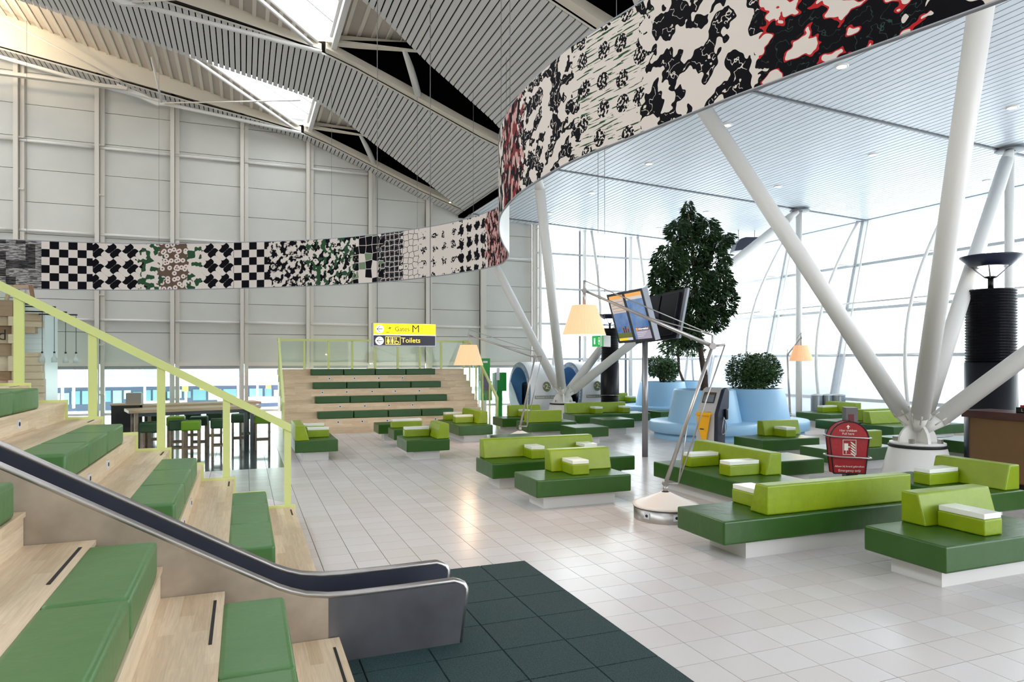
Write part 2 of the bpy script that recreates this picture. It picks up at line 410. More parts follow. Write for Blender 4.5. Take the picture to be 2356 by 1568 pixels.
part('base_kerb', WHITE2, wr, 'box', 18.9, 19.2, -6.2, 25.4, 0, .1)
for y in mulY:
    leanbox(y - .07, y - .03, 0, 7.1, -.06, .2, 'mullion', FRAME)
    leanbox(y + .03, y + .07, 0, 7.1, -.06, .2, 'mullion', FRAME)
    leanbox(y - .3, y - .25, 0, 7.1, -.1, .06, 'truss_chord', WHITE)
    pts = []
    for k in range(15):
        t = k / 14; z = t * 7.1; pts.append((LX(z) - .15 - .95 * math.sin(PI * t), y + .12, z))
    MB().path(pts, .05).build('bowed_tube', WHITE, wr)
    for z in zz[:-1]:
        t = z / 7.1
        part('strut', WHITE, wr, 'tube', (LX(z), y, z), (LX(z) - .15 - .95 * math.sin(PI * t), y + .12, z), .02, n=6)

# ---- ground outside and the terminal across the apron
GZ = -2.7
tag(part('ground', mat('apron_concrete', (225, 226, 228), .8), None, 'box', -90, 90, 25.6, 160, GZ - .1, GZ), kind='structure')
tag(part('ground_east', mat('apron_concrete2', (225, 226, 228), .8), None, 'box', 20.6, 120, -60, 25.6, GZ - .1, GZ), kind='structure')
bld = thing('terminal_building', 'white terminal building with aqua glazing seen below the wall panels', 'building', (-6, 75, GZ))
DK = mat('blue_grey_recess', (92, 104, 128), .6); WF = mat('facade_white', (250, 250, 250), .5)
def BX(name, m, px0, px1, py0, py1, y, th=.3):
    a = atY(px0, py0, y); c = atY(px1, py1, y); lo_ = min(a.z, atY(px0, py1, y).z) if False else H + (828 - py1) / F * 66; hi_ = H + (828 - py0) / F * 66
    return part(name, m, bld, 'box', a.x, c.x, y, y + th, lo_, hi_)
part('upper_wall', WF, bld, 'box', -30, 40, 76, 84, -.9, 12)
part('canopy', WF, bld, 'box', -30, 12, 72.6, 75.9, -.35, .35)
part('ground_recess', DK, bld, 'box', -24, 6, 76, 76.2, GZ, -.35) if False else part('dark_recess', DK, bld, 'box', -19, 4.2, 75.6, 75.9, GZ, -.35)
rb = random.Random(11)
AQS = [mat('aqua_%d' % i, c, .3) for i, c in enumerate(((168, 216, 222), (205, 236, 238), (140, 190, 206), (120, 168, 176)))]
px = 104
while px < 650:
    w_ = rb.choice((22, 26, 34)); BX('window', AQS[rb.choice((0, 1, 1, 2))], px, px + w_, 838, 868, 75.9, .08); px += w_ + 7
px = 108
while px < 640:
    w_ = rb.choice((16, 20, 30)); BX('shop_window', AQS[rb.choice((0, 1, 2, 3, 3))], px, px + w_, rb.choice((898, 902)), rb.choice((918, 924, 928)), 75.5, .06); px += w_ + 5
for px in (140, 166, 232, 330, 425, 545, 590): BX('column', WF, px, px + 5, 884, 934, 73.4, .4)
BX('entrance_door', BLACK, 372, 384, 902, 930, 75.2, .1); BX('sign_box', mat('sign_yellow', (250, 235, 90), .4), 419, 433, 888, 900, 73.2, .1)
BX('sign_box', mat('sign_orange', (250, 160, 90), .4), 459, 471, 889, 897, 73.2, .1); BX('sign_box', MATS['sign_orange'], 611, 624, 889, 896, 73.2, .1)
BX('low_wall', WF, 330, 430, 917, 930, 70, .4); BX('low_wall', WF, 500, 640, 912, 926, 70, .4)
jb = thing('jet_bridge', 'pale grey boarding bridge far outside behind the tall clear glass', 'bridge', (20, 58, GZ))
part('tunnel', mat('bridge_grey', (176, 184, 196), .5), jb, 'box', 17, 31, 56, 59, 4.0, 5.6)
part('leg', MATS['bridge_grey'], jb, 'box', 23, 23.8, 57, 58, GZ, 4)

# ---- ceilings
ceil = thing('ceiling', kind='structure')
BY = [24.75, 18.1, 11.4, 4.7]
bandE = []
pitch = .146
for bi, yb in enumerate(BY):
    e = thing('ceiling_band', kind='structure'); bandE.append(e)
    X = 7.80
    while X > -9.0:
        z = prof(X); zn = prof(X - .01); sl = math.atan2(zn - z, .01); dx = pitch * math.cos(sl)
        X0 = X - dx
        if bi == 0: y1a = y1b = 25.38
        else: y1a = yb + far(X); y1b = yb + far(X0)
        g_ = .015
        xa, xb = X - g_, X0 + g_; za, zb = prof(xa), prof(xb)
        b = MB().add([(xa, yb, za), (xb, yb, zb), (xb, y1b, zb), (xa, y1a, za), (xa, yb, za + .03), (xb, yb, zb + .03), (xb, y1b, zb + .03), (xa, y1a, za + .03)],
                     [(0, 3, 2, 1), (4, 5, 6, 7), (0, 1, 5, 4), (1, 2, 6, 5), (2, 3, 7, 6), (3, 0, 4, 7)])
        b.build('slat', SLATL, e)
        X = X0
    # black backing above the slats
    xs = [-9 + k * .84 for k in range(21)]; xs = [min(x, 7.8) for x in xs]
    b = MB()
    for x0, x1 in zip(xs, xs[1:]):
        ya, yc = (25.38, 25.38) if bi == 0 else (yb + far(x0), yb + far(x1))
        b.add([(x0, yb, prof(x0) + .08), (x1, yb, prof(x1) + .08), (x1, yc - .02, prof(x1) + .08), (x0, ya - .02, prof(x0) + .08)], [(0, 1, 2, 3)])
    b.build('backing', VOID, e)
    b = MB()
    for x0, x1 in zip(xs, xs[1:]):
        b.add([(x0, yb - .02, prof(x0) + .0), (x1, yb - .02, prof(x1)), (x1, yb - .02, prof(x1) + .05), (x0, yb - .02, prof(x0) + .05)], [(0, 1, 2, 3)])
    b.build('edge_trim', WHITE2, e)
# roof deck over the hall, with a three-cornered skylight in every bay
dz = lambda X: (10.12 + .27 * (2.05 - X)) if X < 2.05 else prof(X) + .35
roof = thing('ceiling_deck', kind='structure')
for bi, yb in enumerate([31.4] + BY + [-2.0]):
    y0, y1 = yb - 6.7 + .05, yb - .1
    yS = y0 + 3.15; yT = y1 - .05
    if bi == 0: continue
    def poly(pts, name='deck_sheet', m=DECK):
        MB().prism([(x, y, dz(x)) for x, y in pts], (0, 0, .03)).build(name, m, roof)
    poly([(-9, y0 - .05), (-1.9, y0 - .05), (-1.9, y1 + .1), (-9, y1 + .1)])
    poly([(-1.9, y0 - .05), (2.05, y0 - .05), (2.05, yS), (-1.9, yS)])
    poly([(-1.9, yS), (1.75, yT), (2.05, yT), (2.05, y1 + .1), (-1.9, y1 + .1)])
    for xa, xb in ((2.05, 2.7), (2.7, 4.5), (4.5, 6.15), (6.15, 7.83), (7.83, 8.6)):
        b = MB(); za = prof(xa) + .42; zb = prof(xb) + .42
        b.prism([(xa, y0 - .05, za), (xb, y0 - .05, zb), (xb, y1 + .1, zb), (xa, y1 + .1, za)], (0, 0, .03)); b.build('deck_sheet', DECK if xa < 4 else VOID, roof)  # outer deck sheets are coloured black to paint their unlit tone
    # ribs
    X = -8.8
    while X < 4.0:
        Y0 = y0 + 2.0; Y1 = y1 - .02
        if -1.9 < X < 1.75: Y0 = yS + (X + 1.9) / 3.65 * (yT - yS)
        if 1.75 <= X < 2.25: X += .3; continue
        zz_ = dz(X) if X < 2.05 else prof(X) + .42
        if Y1 - Y0 > .1: part('deck_rib', RIB, roof, 'box', X, X + .09, Y0 + (.1 if -1.9 < X < 1.75 else 0), Y1, zz_ - .05, zz_ - .002)
        X += .3
    # skylight frame
    sk = [(2.05, yS, dz(2.05)), (2.05, yT, dz(2.05)), (1.75, yT, dz(1.75)), (-1.9, yS, dz(-1.9))]
    for p, q, r in ((sk[0], sk[1], .06), (sk[2], sk[3], .05)): part('skylight_frame', WHITE, roof, 'tube', p, q, r, n=6)
    for t in (.3, .62): 
        part('skylight_bar', FRAME, roof, 'tube', (2.05, yS + (yT - yS) * (1 - t), dz(2.05)), (-1.9 + 3.95 * t * 1.0, yS, dz(-1.9 + 3.95 * t)), .018, n=6)
    part('skylight_edge', WHITE, roof, 'box', 2.07, 2.2, yS - .3, yT, dz(2.05) - .25, dz(2.05) + .1)
    # black sheet painting the unlit void between brace, beam and slats
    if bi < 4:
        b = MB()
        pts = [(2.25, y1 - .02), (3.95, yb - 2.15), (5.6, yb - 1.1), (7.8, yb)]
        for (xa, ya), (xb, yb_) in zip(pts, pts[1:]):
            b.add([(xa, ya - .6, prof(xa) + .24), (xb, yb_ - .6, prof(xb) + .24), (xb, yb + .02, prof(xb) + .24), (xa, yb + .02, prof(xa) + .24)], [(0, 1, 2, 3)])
        b.build('void_shade_sheet', VOID, roof)
for xa, xb in ((-13, -9), (-9, -5), (-5, -1.5), (-1.5, 2.05), (2.05, 4.5), (4.5, 7.83)):
    b = MB(); b.prism([(xa, 24.7, dz(xa) + .03), (xb, 24.7, dz(xb) + .03), (xb, 25.52, dz(xb) + .03), (xa, 25.52, dz(xa) + .03)], (0, 0, .03)); b.build('deck_sheet', DECK, roof)
roofr = part('roof_light_block', VOID, ceil, 'box', 7.5, 21.6, -8, 25.6, 8.3, 8.4)  # unseen slab added above the lounge slats to keep sky light out
# beams, fascias, ties of the trusses
for bi, yb in enumerate(BY):
    t = thing('roof_beam', kind='structure', label=None, loc=(7.8, yb, 7.7))
    b = MB(); xs = [7.7, 6.15, 4.5, 2.7, 1.95]
    for xa, xb in zip(xs, xs[1:]):
        b.add([(xa, yb - .30, prof(xa) + .06), (xb, yb - .30, prof(xb) + .06), (xb, yb - .06, prof(xb) + .06), (xa, yb - .06, prof(xa) + .06), (xa, yb - .30, prof(xa) + .34), (xb, yb - .30, prof(xb) + .34), (xb, yb - .06, prof(xb) + .34), (xa, yb - .06, prof(xa) + .34)],
              [(0, 3, 2, 1), (4, 5, 6, 7), (0, 1, 5, 4), (2, 3, 7, 6)] + ([(1, 2, 6, 5)] if xb == 1.95 else []))
    b.build('box_beam', CREAM, t)
    if bi == 3: continue
    b = MB(); q = [(1.85, prof(1.85) + .06, .12), (-.2, prof(-.2) + .08, .55), (-3.3, prof(-3.3) + .08, .62), (-6, prof(-6) + .06, .62), (-8.8, prof(-8.8) + .05, .7)]
    for (xa, za, ha), (xb, zb, hb) in zip(q, q[1:]):
        b.add([(xa, yb - .12, za), (xb, yb - .12, zb), (xb, yb - .12, dz(xb) - .0), (xa, yb - .12, dz(xa))], [(0, 1, 2, 3)])
    b.build('fascia_plate', CREAM, t)
    p0 = (2.0, yb - .3, prof(2.0) + .2); p1 = (4.0, yb - 2.2, prof(4.0) + .25)
    d = Vector(p1) - Vector(p0)
    b = MB(); n = Vector((-d.y, d.x, 0)).normalized() * .13
    b.prism([Vector(p0) - n, Vector(p0) + n, Vector(p1) + n, Vector(p1) - n], (0, 0, .2)); b.build('brace', CREAM, t)
    part('post', WHITE, t, 'tube', (3.6, yb - 1.9, prof(3.6) + .3), (4.3, yb - .35, prof(4.3) + .1), .09)
    # bottom tie
    yt = yb - .15
    nd = Vector((-2.44, yt, prof(-2.44) - .32))
    part('tie_tube', WHITE, t, 'tube', nd, (1.85, yt, prof(1.85) - .02), .055)
    part('tie_tube', WHITE, t, 'tube', nd, (-8.6, yt, prof(-8.6) - .25), .055)
    part('tie_tube', WHITE, t, 'tube', (-1.7, yb - 3.1, 11.0), (1.6, yb - .3, 10.02), .05)
    part('strut', WHITE, t, 'tube', nd, (-2.6, yt - 1.2, 11.35), .035)
    part('tie_rod', WHITE2, t, 'tube', nd, (-6.8, yt - .6, 12.2), .022)
    part('tie_rod', WHITE2, t, 'tube', nd, (1.6, yb - 3.2, 9.95), .022)
    b = MB(); b.prism([(-3.7, yt - .05, prof(-3.7) - .12), (-2.7, yt - .05, nd.z + .12), (-2.3, yt - .05, nd.z + .08), (-2.25, yt - .05, nd.z - .05), (-2.6, yt - .05, nd.z - .1), (-3.7, yt - .05, prof(-3.7) - .25)], (0, .1, 0)); b.build('gusset_plate', WHITE, t)
part('cable_tray', WHITE2, ceil, 'box', -9, -3.4, 24.45, 24.62, 10.62, 10.72)
# dark beam end trim at the valley and closing strip
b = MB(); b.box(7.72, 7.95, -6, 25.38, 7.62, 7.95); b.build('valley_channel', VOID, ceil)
part('valley_edge', WHITE, ceil, 'box', 7.95, 8.0, -6, 25.38, 7.60, 7.72)
# lounge ceiling slats
jY = [25.38, 24.75, 18.05, 11.2, 4.4, -2.4]
for y1, y0 in zip(jY, jY[1:]):
    X = 8.02; e = thing('ceiling_bay', kind='structure')
    while X < 20.75:
        xb = min(X + .173, 20.8)
        b = MB().add([(X + .014, y0 + .03, rz(X)), (xb - .014, y0 + .03, rz(xb)), (xb - .014, y1 - .03, rz(xb)), (X + .014, y1 - .03, rz(X)), (X + .014, y0 + .03, rz(X) + .03), (xb - .014, y0 + .03, rz(xb) + .03), (xb - .014, y1 - .03, rz(xb) + .03), (X + .014, y1 - .03, rz(X) + .03)],
                     [(0, 3, 2, 1), (4, 5, 6, 7), (0, 1, 5, 4), (1, 2, 6, 5), (2, 3, 7, 6), (3, 0, 4, 7)])
        b.build('slat', SLATR, e); X = xb
    b = MB(); b.add([(8.0, y0, rz(8) + .05), (20.9, y0, rz(20.9) + .05), (20.9, y1, rz(20.9) + .05), (8, y1, rz(8) + .05)], [(0, 1, 2, 3)]); b.build('backing', mat('joint_grey', (52, 58, 66), .8), e)
    b = MB(); b.prism([(8.0, y0 - .03, rz(8) - .015), (20.8, y0 - .03, rz(20.8) - .015), (20.8, y0 - .03, rz(20.8) + .03), (8, y0 - .03, rz(8) + .03)], (0, .05, 0)); b.build('joint_strip', mat('joint_dark', (70, 74, 80), .5), e)
    bm_ = MB(); bm_.prism([(8.0, y0 + .02, rz(8) - .02), (20.8, y0 + .02, rz(20.8) - .02), (20.8, y0 + .02, rz(20.8) + .03), (8, y0 + .02, rz(8) + .03)], (0, .06, 0)); bm_.build('joint_strip', mat('joint_mid', (150, 154, 160), .5), e)
# unseen left and front walls, added to block light from those sides
tag(part('wall_left_blocker', WPAN, None, 'box', -13, -12.8, -10, 25.5, 0, 12.6), kind='structure')
tag(part('wall_front_blocker', WPAN, None, 'box', -13, 8, -10.2, -10, 0, 12.6), kind='structure')

# downlights
DL = mat('downlight_glow', (255, 244, 225), .5, emit=(255, 240, 215), estr=9)
ords = ['nearest the camera', 'second', 'third', 'fourth', 'closest to the back wall']
for ki, (x, y) in enumerate([(10.34, 9.6), (14.85, 9.44), (10.44, 12.96), (14.95, 12.9), (10.48, 16.3), (15.0, 16.3), (10.55, 19.8), (15.2, 20.0), (10.6, 23.15), (15.3, 23.1), (19.4, 9.5), (19.4, 13)]):
    z = rz(x)
    lb_ = ['round ceiling downlight close to the window head, first of two', 'round ceiling downlight close to the window head, second of two'][ki - 10] if ki > 9 else 'round ceiling downlight, row nearer the %s, %s' % (['banner', 'window wall'][ki % 2], ords[ki // 2].replace('nearest the camera', 'first'))
    t = thing('downlight', lb_, 'light', (x, y, z - .03), 'recessed downlights')
    part('glowing_disc', DL, t, 'lathe', [(0.0001, -.012), (.075, -.012), (.085, 0), (.085, .02)], (x, y, z - .005), 20)
    part('ring', WHITE, t, 'lathe', [(.085, .0), (.087, -.016), (.12, -.012), (.125, .01)], (x, y, z - .005), 20)
for k, p in enumerate([(7.3, 18.0, 7.95), (7.2, 24.6, 8.05)]):
    t = thing('floodlight', ['small warm floodlight at the valley end of the middle roof beam', 'small warm floodlight at the valley end of the roof beam by the back wall'][k], 'light', p)
    part('housing', WHITE, t, 'box', p[0] - .1, p[0] + .1, p[1] - .14, p[1] - .04, p[2] - .06, p[2] + .06)
    part('lens', DL, t, 'box', p[0] - .08, p[0] + .08, p[1] - .1, p[1] - .06, p[2] - .075, p[2] - .062)

# ================================================================== RAKING COLUMNS
def column(P, tops, label, gy):
    X, Y = P; t = thing('raking_column', label, 'column', (X, Y, 0))
    part('base_cone', WHITE, t, 'lathe', [(.60, 0), (.585, .05), (.44, .64), (.42, .66)], (X, Y, 0), 40)
    part('seal_ring', BLACK, t, 'lathe', [(.3, .655), (.44, .655), (.455, .675), (.44, .70), (.3, .70)], (X, Y, 0), 40)
    part('flange', WHITE, t, 'lathe', [(.3, .70), (.425, .70), (.425, .735), (.3, .735), (0.001, .736)], (X, Y, 0), 40)
    for k in range(4):
        a = PI / 4 + k * PI / 2 - yaw
        part('bolt', STEEL, t, 'lathe', [(.001, .81), (.045, .81), (.045, .735)], (X + .34 * math.cos(a), Y + .34 * math.sin(a), 0), 6, smooth=False)
    for k in range(2):
        a = k * PI / 2 - .35; ex = Vector((math.cos(a), math.sin(a), 0)); b = MB()
        n = Vector((-ex.y, ex.x, 0)) * .025
        arc = [Vector((X, Y, .735)) - ex * .33 - n] + [Vector((X, Y, .735)) + ex * (-.33 * math.cos(u)) + Vector((0, 0, .33 * math.sin(u))) - n for u in [PI * j / 12 for j in range(1, 13)]]
        b.prism(arc, n * 2); b.build('gusset', WHITE, t)
    O = Vector((X, Y, .85))
    for T in tops:
        T = Vector(T); d = (T - O).normalized(); s = O + d * .42; e = T - d * .1
        leg = MB(); leg.tube(O + d * .12, s, .07, .135, 20); leg.tube(s, e - d * .5, .145, .145, 24); leg.tube(e - d * .5, e, .145, .09, 24); leg = leg.build('leg', WHITE, t)
        a = d.orthogonal().normalized(); c = d.cross(a); b = MB()
        for j in range(6):
            u = j * PI / 3; r = a * math.cos(u) + c * math.sin(u)
            b.tube(O + d * .30 + r * .10, O + d * .5 + r * .15, .014, n=6)
        b.build('end_fins', WHITE2, leg)
        if T.x > 10:
            part('top_bracket', mat('bracket_grey', (110, 114, 120), .5), t, 'lathe', [(.1, -.02), (.3, -.02), (.33, 0.0), (.3, .02), (.1, .02)], (T.x, T.y, T.z - .04), 24)
column((10.7, 8.35), [(7.9, 11.15, 7.65), (7.86, 5.1, 7.65), (17.27, 11.02, 7.24), (17.4, 4.35, 7.24)], 'white raking column on a cone base beside the brown counter', 0)
column((9.97, 20.75), [(7.9, 24.6, 7.65), (7.86, 18.05, 7.65), (17.52, 18.02, 7.22), (17.4, 24.4, 7.22)], 'white raking column on a cone base in front of the massage pods', 0)
for k, (x, y) in enumerate([(17.56, 18.1), (17.35, 11.1)]):
    t = thing('slim_post', ['slim white vertical post behind the shrub planter, meeting the leg top', 'slim white vertical post rising behind the dish topped black tower'][k], 'post', (x, y, 0))
    part('shaft', WHITE, t, 'tube', (x, y, 0), (x, y, rz(x) - .01), .1, n=20); part('head_plate', WHITE2, t, 'box', x - .25, x + .25, y - .1, y + .1, rz(x) - .05, rz(x) - .01)

# ================================================================== TRIBUNES
NX = lambda k: .61 - .3675 * (k - 1)
NZ = lambda k: .2 + .2045 * (k - 1)
STRIP = mat('black_grip_strip', (28, 24, 24), .7)
tr = thing('stepped_seating', 'pale ash stepped seating tribune with the metal slide running down through it', 'tribune', (.6, 9.4, 0))
def sock_box(x, y, z, nrm, parent, sz=.04):
    b = MB()
    if nrm == 'X': b.box(x, x + .012, y - sz, y + sz, z - sz, z + sz)
    else: b.box(x - sz, x + sz, y - .012, y, z - sz, z + sz)
    s = b.build('socket', SOCK, parent)
    c = MB()
    if nrm == 'X': c.tube((x + .010, y, z), (x + .016, y, z), sz * .5, n=14)
    else: c.tube((x, y - .010, z), (x, y - .016, z), sz * .5, n=14)
    c.build('socket_hole', BLACK, s)
for k in range(1, 13):
    for (ya, yb_) in ((5.44, 9.44), (-4.0, 4.89)):
        if k > 11 and ya < 0: continue
        b = MB(); b.box(NX(k + 1), NX(k), ya, yb_, 0, NZ(k) - .03); b.build('riser', WOODY, tr)
        s = part('tread', WOODY, tr, 'box', NX(k + 1) - .0, NX(k) + .012, ya, yb_, NZ(k) - .03, NZ(k))
        if k % 2 == 1:
            if ya > 0: strips = [(8.95, 9.28), (5.6, 5.85)]
            else: strips = [(4.0, 4.72), (.2, 1.0)]
            for u, v in strips: part('grip_strip', STRIP, tr, 'box', NX(k) - .05, NX(k) - .032, u, v, NZ(k) - .001, NZ(k) + .003)
    if k in (3, 5, 7, 9):
        pass
for k, ys in ((4, (6.6, 7.5)), (6, (6.75, 7.6)), (8, (6.9, 7.65)), (2, ())):
    for y in ys: sock_box(NX(k), y, NZ(k) - .1, 'X', tr)
sock_box(NX(4), 3.3, NZ(4) - .1, 'X', tr)
CUSH = [(2, [(8.43, 7.74), (7.74, 6.82), (6.82, 5.93)]), (4, [(8.56, 7.7), (7.7, 6.8), (6.8, 5.9)]), (6, [(8.55, 7.6), (7.6, 6.75), (6.75, 5.95)]), (8, [(8.35, 7.5), (7.5, 6.6), (6.6, 5.8)])]
names = {2: 'bottom', 4: 'second', 6: 'third', 8: 'fourth'}
order = ['nearest the balustrade', 'middle one', 'nearest the slide']
for k, segs in CUSH:
    for i, (y1, y0) in enumerate(segs):
        o = part('seat_cushion', TRIB, None, 'box', NX(k + 1) + .005, NX(k) + .003, y0 + .004, y1 - .004, NZ(k) + .001, NZ(k) + .213, bevel=.028)
        tag(o, 'green leather cushion beyond the slide on the %s tier, %s' % (names[k], order[i]), 'cushion', 'bench cushions beyond the slide')
for k, segs in ((2, [(4.64, 3.55), (3.55, 2.45)]), (4, [(4.70, 3.61), (3.61, 2.5), (2.5, 1.4)]), (6, [(4.72, 3.6)])):
    for i, (y1, y0) in enumerate(segs):
        o = part('seat_cushion', TRIB, None, 'box', NX(k + 1) + .005, NX(k) + .003, y0 + .004, y1 - .004, NZ(k) + .001, NZ(k) + .213, bevel=.032)
        tag(o, 'large green leather cushion this side of the slide, %s tier, %s slide' % (names[k], ['against the', 'second from the', 'third from the'][i]), 'cushion', 'bench cushions this side of the slide')

# slide
sl = thing('slide', 'steel slide with bright tubular rims running down through the wooden seating', 'slide', (1.4, 5.15, 0))
nr = [(-4.3, 3.17), (-3.0, 2.43), (-1.36, 1.488), (-.562, 1.024), (-.116, .763), (.213, .575), (.40, .50), (.55, .474), (.70, .466), (1.056, .466), (1.46, .472)]
end = [(1.50, .468), (1.535, .45), (1.553, .42), (1.553, .39), (1.505, .02)]
def side(y0, y1, name, xs_from, xs_to, m, low):
    pts = [(x, z) for x, z in nr + end if xs_from <= x <= xs_to]
    b = MB(); b.prism([(x, y0, z) for x, z in pts] + [(pts[-1][0], y0, low), (pts[0][0], y0, low)], (0, y1 - y0, 0)); return b.build(name, m, sl)
nr.insert(6, (.3, .535)); nr.sort()
side(4.90, 4.95, 'side_panel', -4.3, .56, PLASTER, 0); side(4.90, 4.95, 'end_panel', .549, 1.6, DSTEEL, 0.0)
side(5.39, 5.44, 'side_panel', -4.3, .56, CHUTE, 0); side(5.39, 5.44, 'end_panel', .549, 1.6, CHUTE, 0)
for (y, yc) in ((4.95, 4.925), (5.4, 5.415)):
    pts = [Vector((x, yc, z + .012)) for x, z in nr] + [Vector((x, yc, z)) for x, z in end]
    MB().path(pts, .026, 10).build('rim_tube', STEEL, sl)
b = MB(); q = [(x, z - .27) for x, z in nr if x < 1.3]; q[-3:] = [(.70, .22), (1.056, .2)]
for (xa, za), (xb, zb) in zip(q, q[1:]): b.add([(xa, 4.96, za), (xb, 4.96, zb), (xb, 5.38, zb), (xa, 5.38, za)], [(0, 1, 2, 3)])
b.build('chute_bed', CHUTE, sl)

# near balustrade
bl = thing('balustrade', 'lime green stair balustrade with glass panes along the near wooden seating', 'balustrade', (-.95, 9.5, 0))
RZ = lambda x: 1.285 + (x - .583) * -.5503
def sloped(x0, x1, za, zb, h, y0, y1, name, m, par):
    b = MB(); b.prism([(x0, y0, za - h), (x1, y0, zb - h), (x1, y0, zb), (x0, y0, za)], (0, y1 - y0, 0)); return b.build(name, m, par)
sloped(-4.6, .585, RZ(-4.6), RZ(.585), .105, 9.46, 9.54, 'handrail', RAIL, bl)
PX = [(-3.93, -3.83, 13), (-3.2, -3.1, 11), (-2.475, -2.375, 9), (-1.73, -1.64, 7), (-.995, -.905, 5), (-.245, -.16, 3), (.50, .585, 1)]
for x0, x1, k in PX:
    b = MB(); b.prism([(x0, 9.475, NZ(k) if k < 13 else NZ(12)), (x1, 9.475, NZ(k) if k < 13 else NZ(12)), (x1, 9.475, RZ(x1) - .06), (x0, 9.475, RZ(x0) - .06)], (0, .05, 0)); b.build('post', RAIL, bl)
for (a0, a1, k0), (b0, b1, k1) in zip(PX, PX[1:]):
    b = MB(); zl = NZ(min(k0, 12)) ; zr_ = NZ(k1)
    b.prism([(a1 + .005, 9.492, NZ(k1 + 1 if k1 + 1 < 13 else 12) + .06), (b0 - .005, 9.492, zr_ + .06), (b0 - .005, 9.492, RZ(b0) - .11), (a1 + .005, 9.492, RZ(a1) - .11)], (0, .012, 0)); b.build('glass_pane', RAILGLASS, bl)
b = MB()
for k in range(1, 12):
    b.box(NX(k + 1) + .03, NX(k), 9.442, 9.47, NZ(k) - .045, NZ(k) + .03)
    b.box(NX(k), NX(k) + .03, 9.442, 9.47, NZ(k - 1) - .045 if k > 1 else 0, NZ(k) + .03)
b.build('stepped_trim', RAIL, bl)

# far tribune
FX0, FX1 = 1.08, 7.05; FY = 20.3
ft = thing('stepped_seating', 'broad pale ash seating tribune with four rows of green cushions by the far wall', 'tribune', (4, 20.3, 0))
FYk = lambda k: FY + .3675 * (k - 1)
for k in range(1, 10):
    yb_ = FYk(k + 1) if k < 9 else 24.3
    x1 = 7.1 + .02 * k
    part('riser', WOODX, ft, 'box', FX0, x1, FYk(k), yb_, 0, NZ(k) - .03)
    part('tread', WOODX, ft, 'box', FX0, x1, FYk(k) - .012, yb_, NZ(k) - .03, NZ(k))
    part('end_board', mat('end_grain_brown', (150, 126, 100), .6), ft, 'box', FX0 - .03, FX0 - .002, FYk(k), yb_, NZ(k) - .2, NZ(k) - .01)
ordn = ['first', 'second', 'third', 'fourth']; rown = {2: 'lowest', 4: 'second', 6: 'third', 8: 'top'}
for k in (2, 4, 6, 8):
    w_ = (6.15 - 2.02) / 4
    for i in range(4):
        x0 = 2.02 + i * w_
        o = part('seat_cushion', TRIBD, None, 'box', x0 + .012, x0 + w_ - .012, FYk(k) - .003, FYk(k + 1) - .01, NZ(k) + .001, NZ(k) + .21, bevel=.025)
        tag(o, 'dark green cushion on the %s row of the far tribune, %s from the bar tables' % (rown[k], ordn[i]), 'cushion', 'cushions on the far tribune')
for k, xs in ((1, ()), (2, (2.6, 3.3, 4.05, 4.8, 5.55)), (4, (2.75, 3.5, 4.25, 5.0)), (6, (2.3, 3.05, 3.85, 4.6, 5.4)), (8, (2.6, 3.4, 4.2, 5.0))):
    for x in xs: sock_box(x, FYk(k), NZ(k) - .1, 'Y', ft)
# its balustrade
fb = thing('balustrade', 'lime green balustrade with glass panes around the far tribune', 'balustrade', (4, 24.3, 1.83))
ZTp = NZ(9)
part('handrail', RAIL, fb, 'box', FX0, 7.45, 23.62, 23.68, ZTp + .93, ZTp + 1.0)
xs = [1.1, 1.88, 2.66, 3.44, 4.22, 5.0, 5.78, 6.56, 7.4]
for x in xs: part('post', RAIL, fb, 'box', x - .035, x + .035, 23.62, 23.68, ZTp, ZTp + .94)
for a, b_ in zip(xs, xs[1:]): part('glass_pane', RAILGLASS, fb, 'box', a + .04, b_ - .04, 23.64, 23.655, ZTp + .04, ZTp + .92)
for xx in (FX0 - .03, 7.42):
    for (ya, za, yb_, zb) in ((20.15, .95, 23.0, 2.84), (23.0, 2.84, 23.68, 2.84)):
        b = MB(); b.prism([(xx - .03, ya, za - .09), (xx - .03, yb_, zb - .09), (xx - .03, yb_, zb), (xx - .03, ya, za)], (.06, 0, 0)); b.build('handrail', RAIL, fb)
    part('post', RAIL, fb, 'box', xx - .026, xx + .026, 20.155, 20.215, 0, .86)
    pp = [20.18, 20.9, 21.6, 22.3, 23.0]
    for y in pp[1:]:
        kk = int((y - FY) / .3675) + 1; b = MB(); b.box(xx - .02, xx + .02, y - .03, y + .03, NZ(kk) - .6 if xx > 7 else NZ(kk) - .2, .95 + (y - 20.15) * .663 - .05); b.build('post', RAIL, fb)
    for ya, yb_ in zip(pp, pp[1:]):
        zz0 = lambda y: .95 + (y - 20.15) * .663
        b = MB(); b.prism([(xx - .005, ya + .04, zz0(ya) - .85), (xx - .005, yb_ - .04, zz0(yb_) - .85), (xx - .005, yb_ - .04, zz0(yb_) - .1), (xx - .005, ya + .04, zz0(ya) - .1)], (.01, 0, 0)); b.build('glass_pane', RAILGLASS, fb)

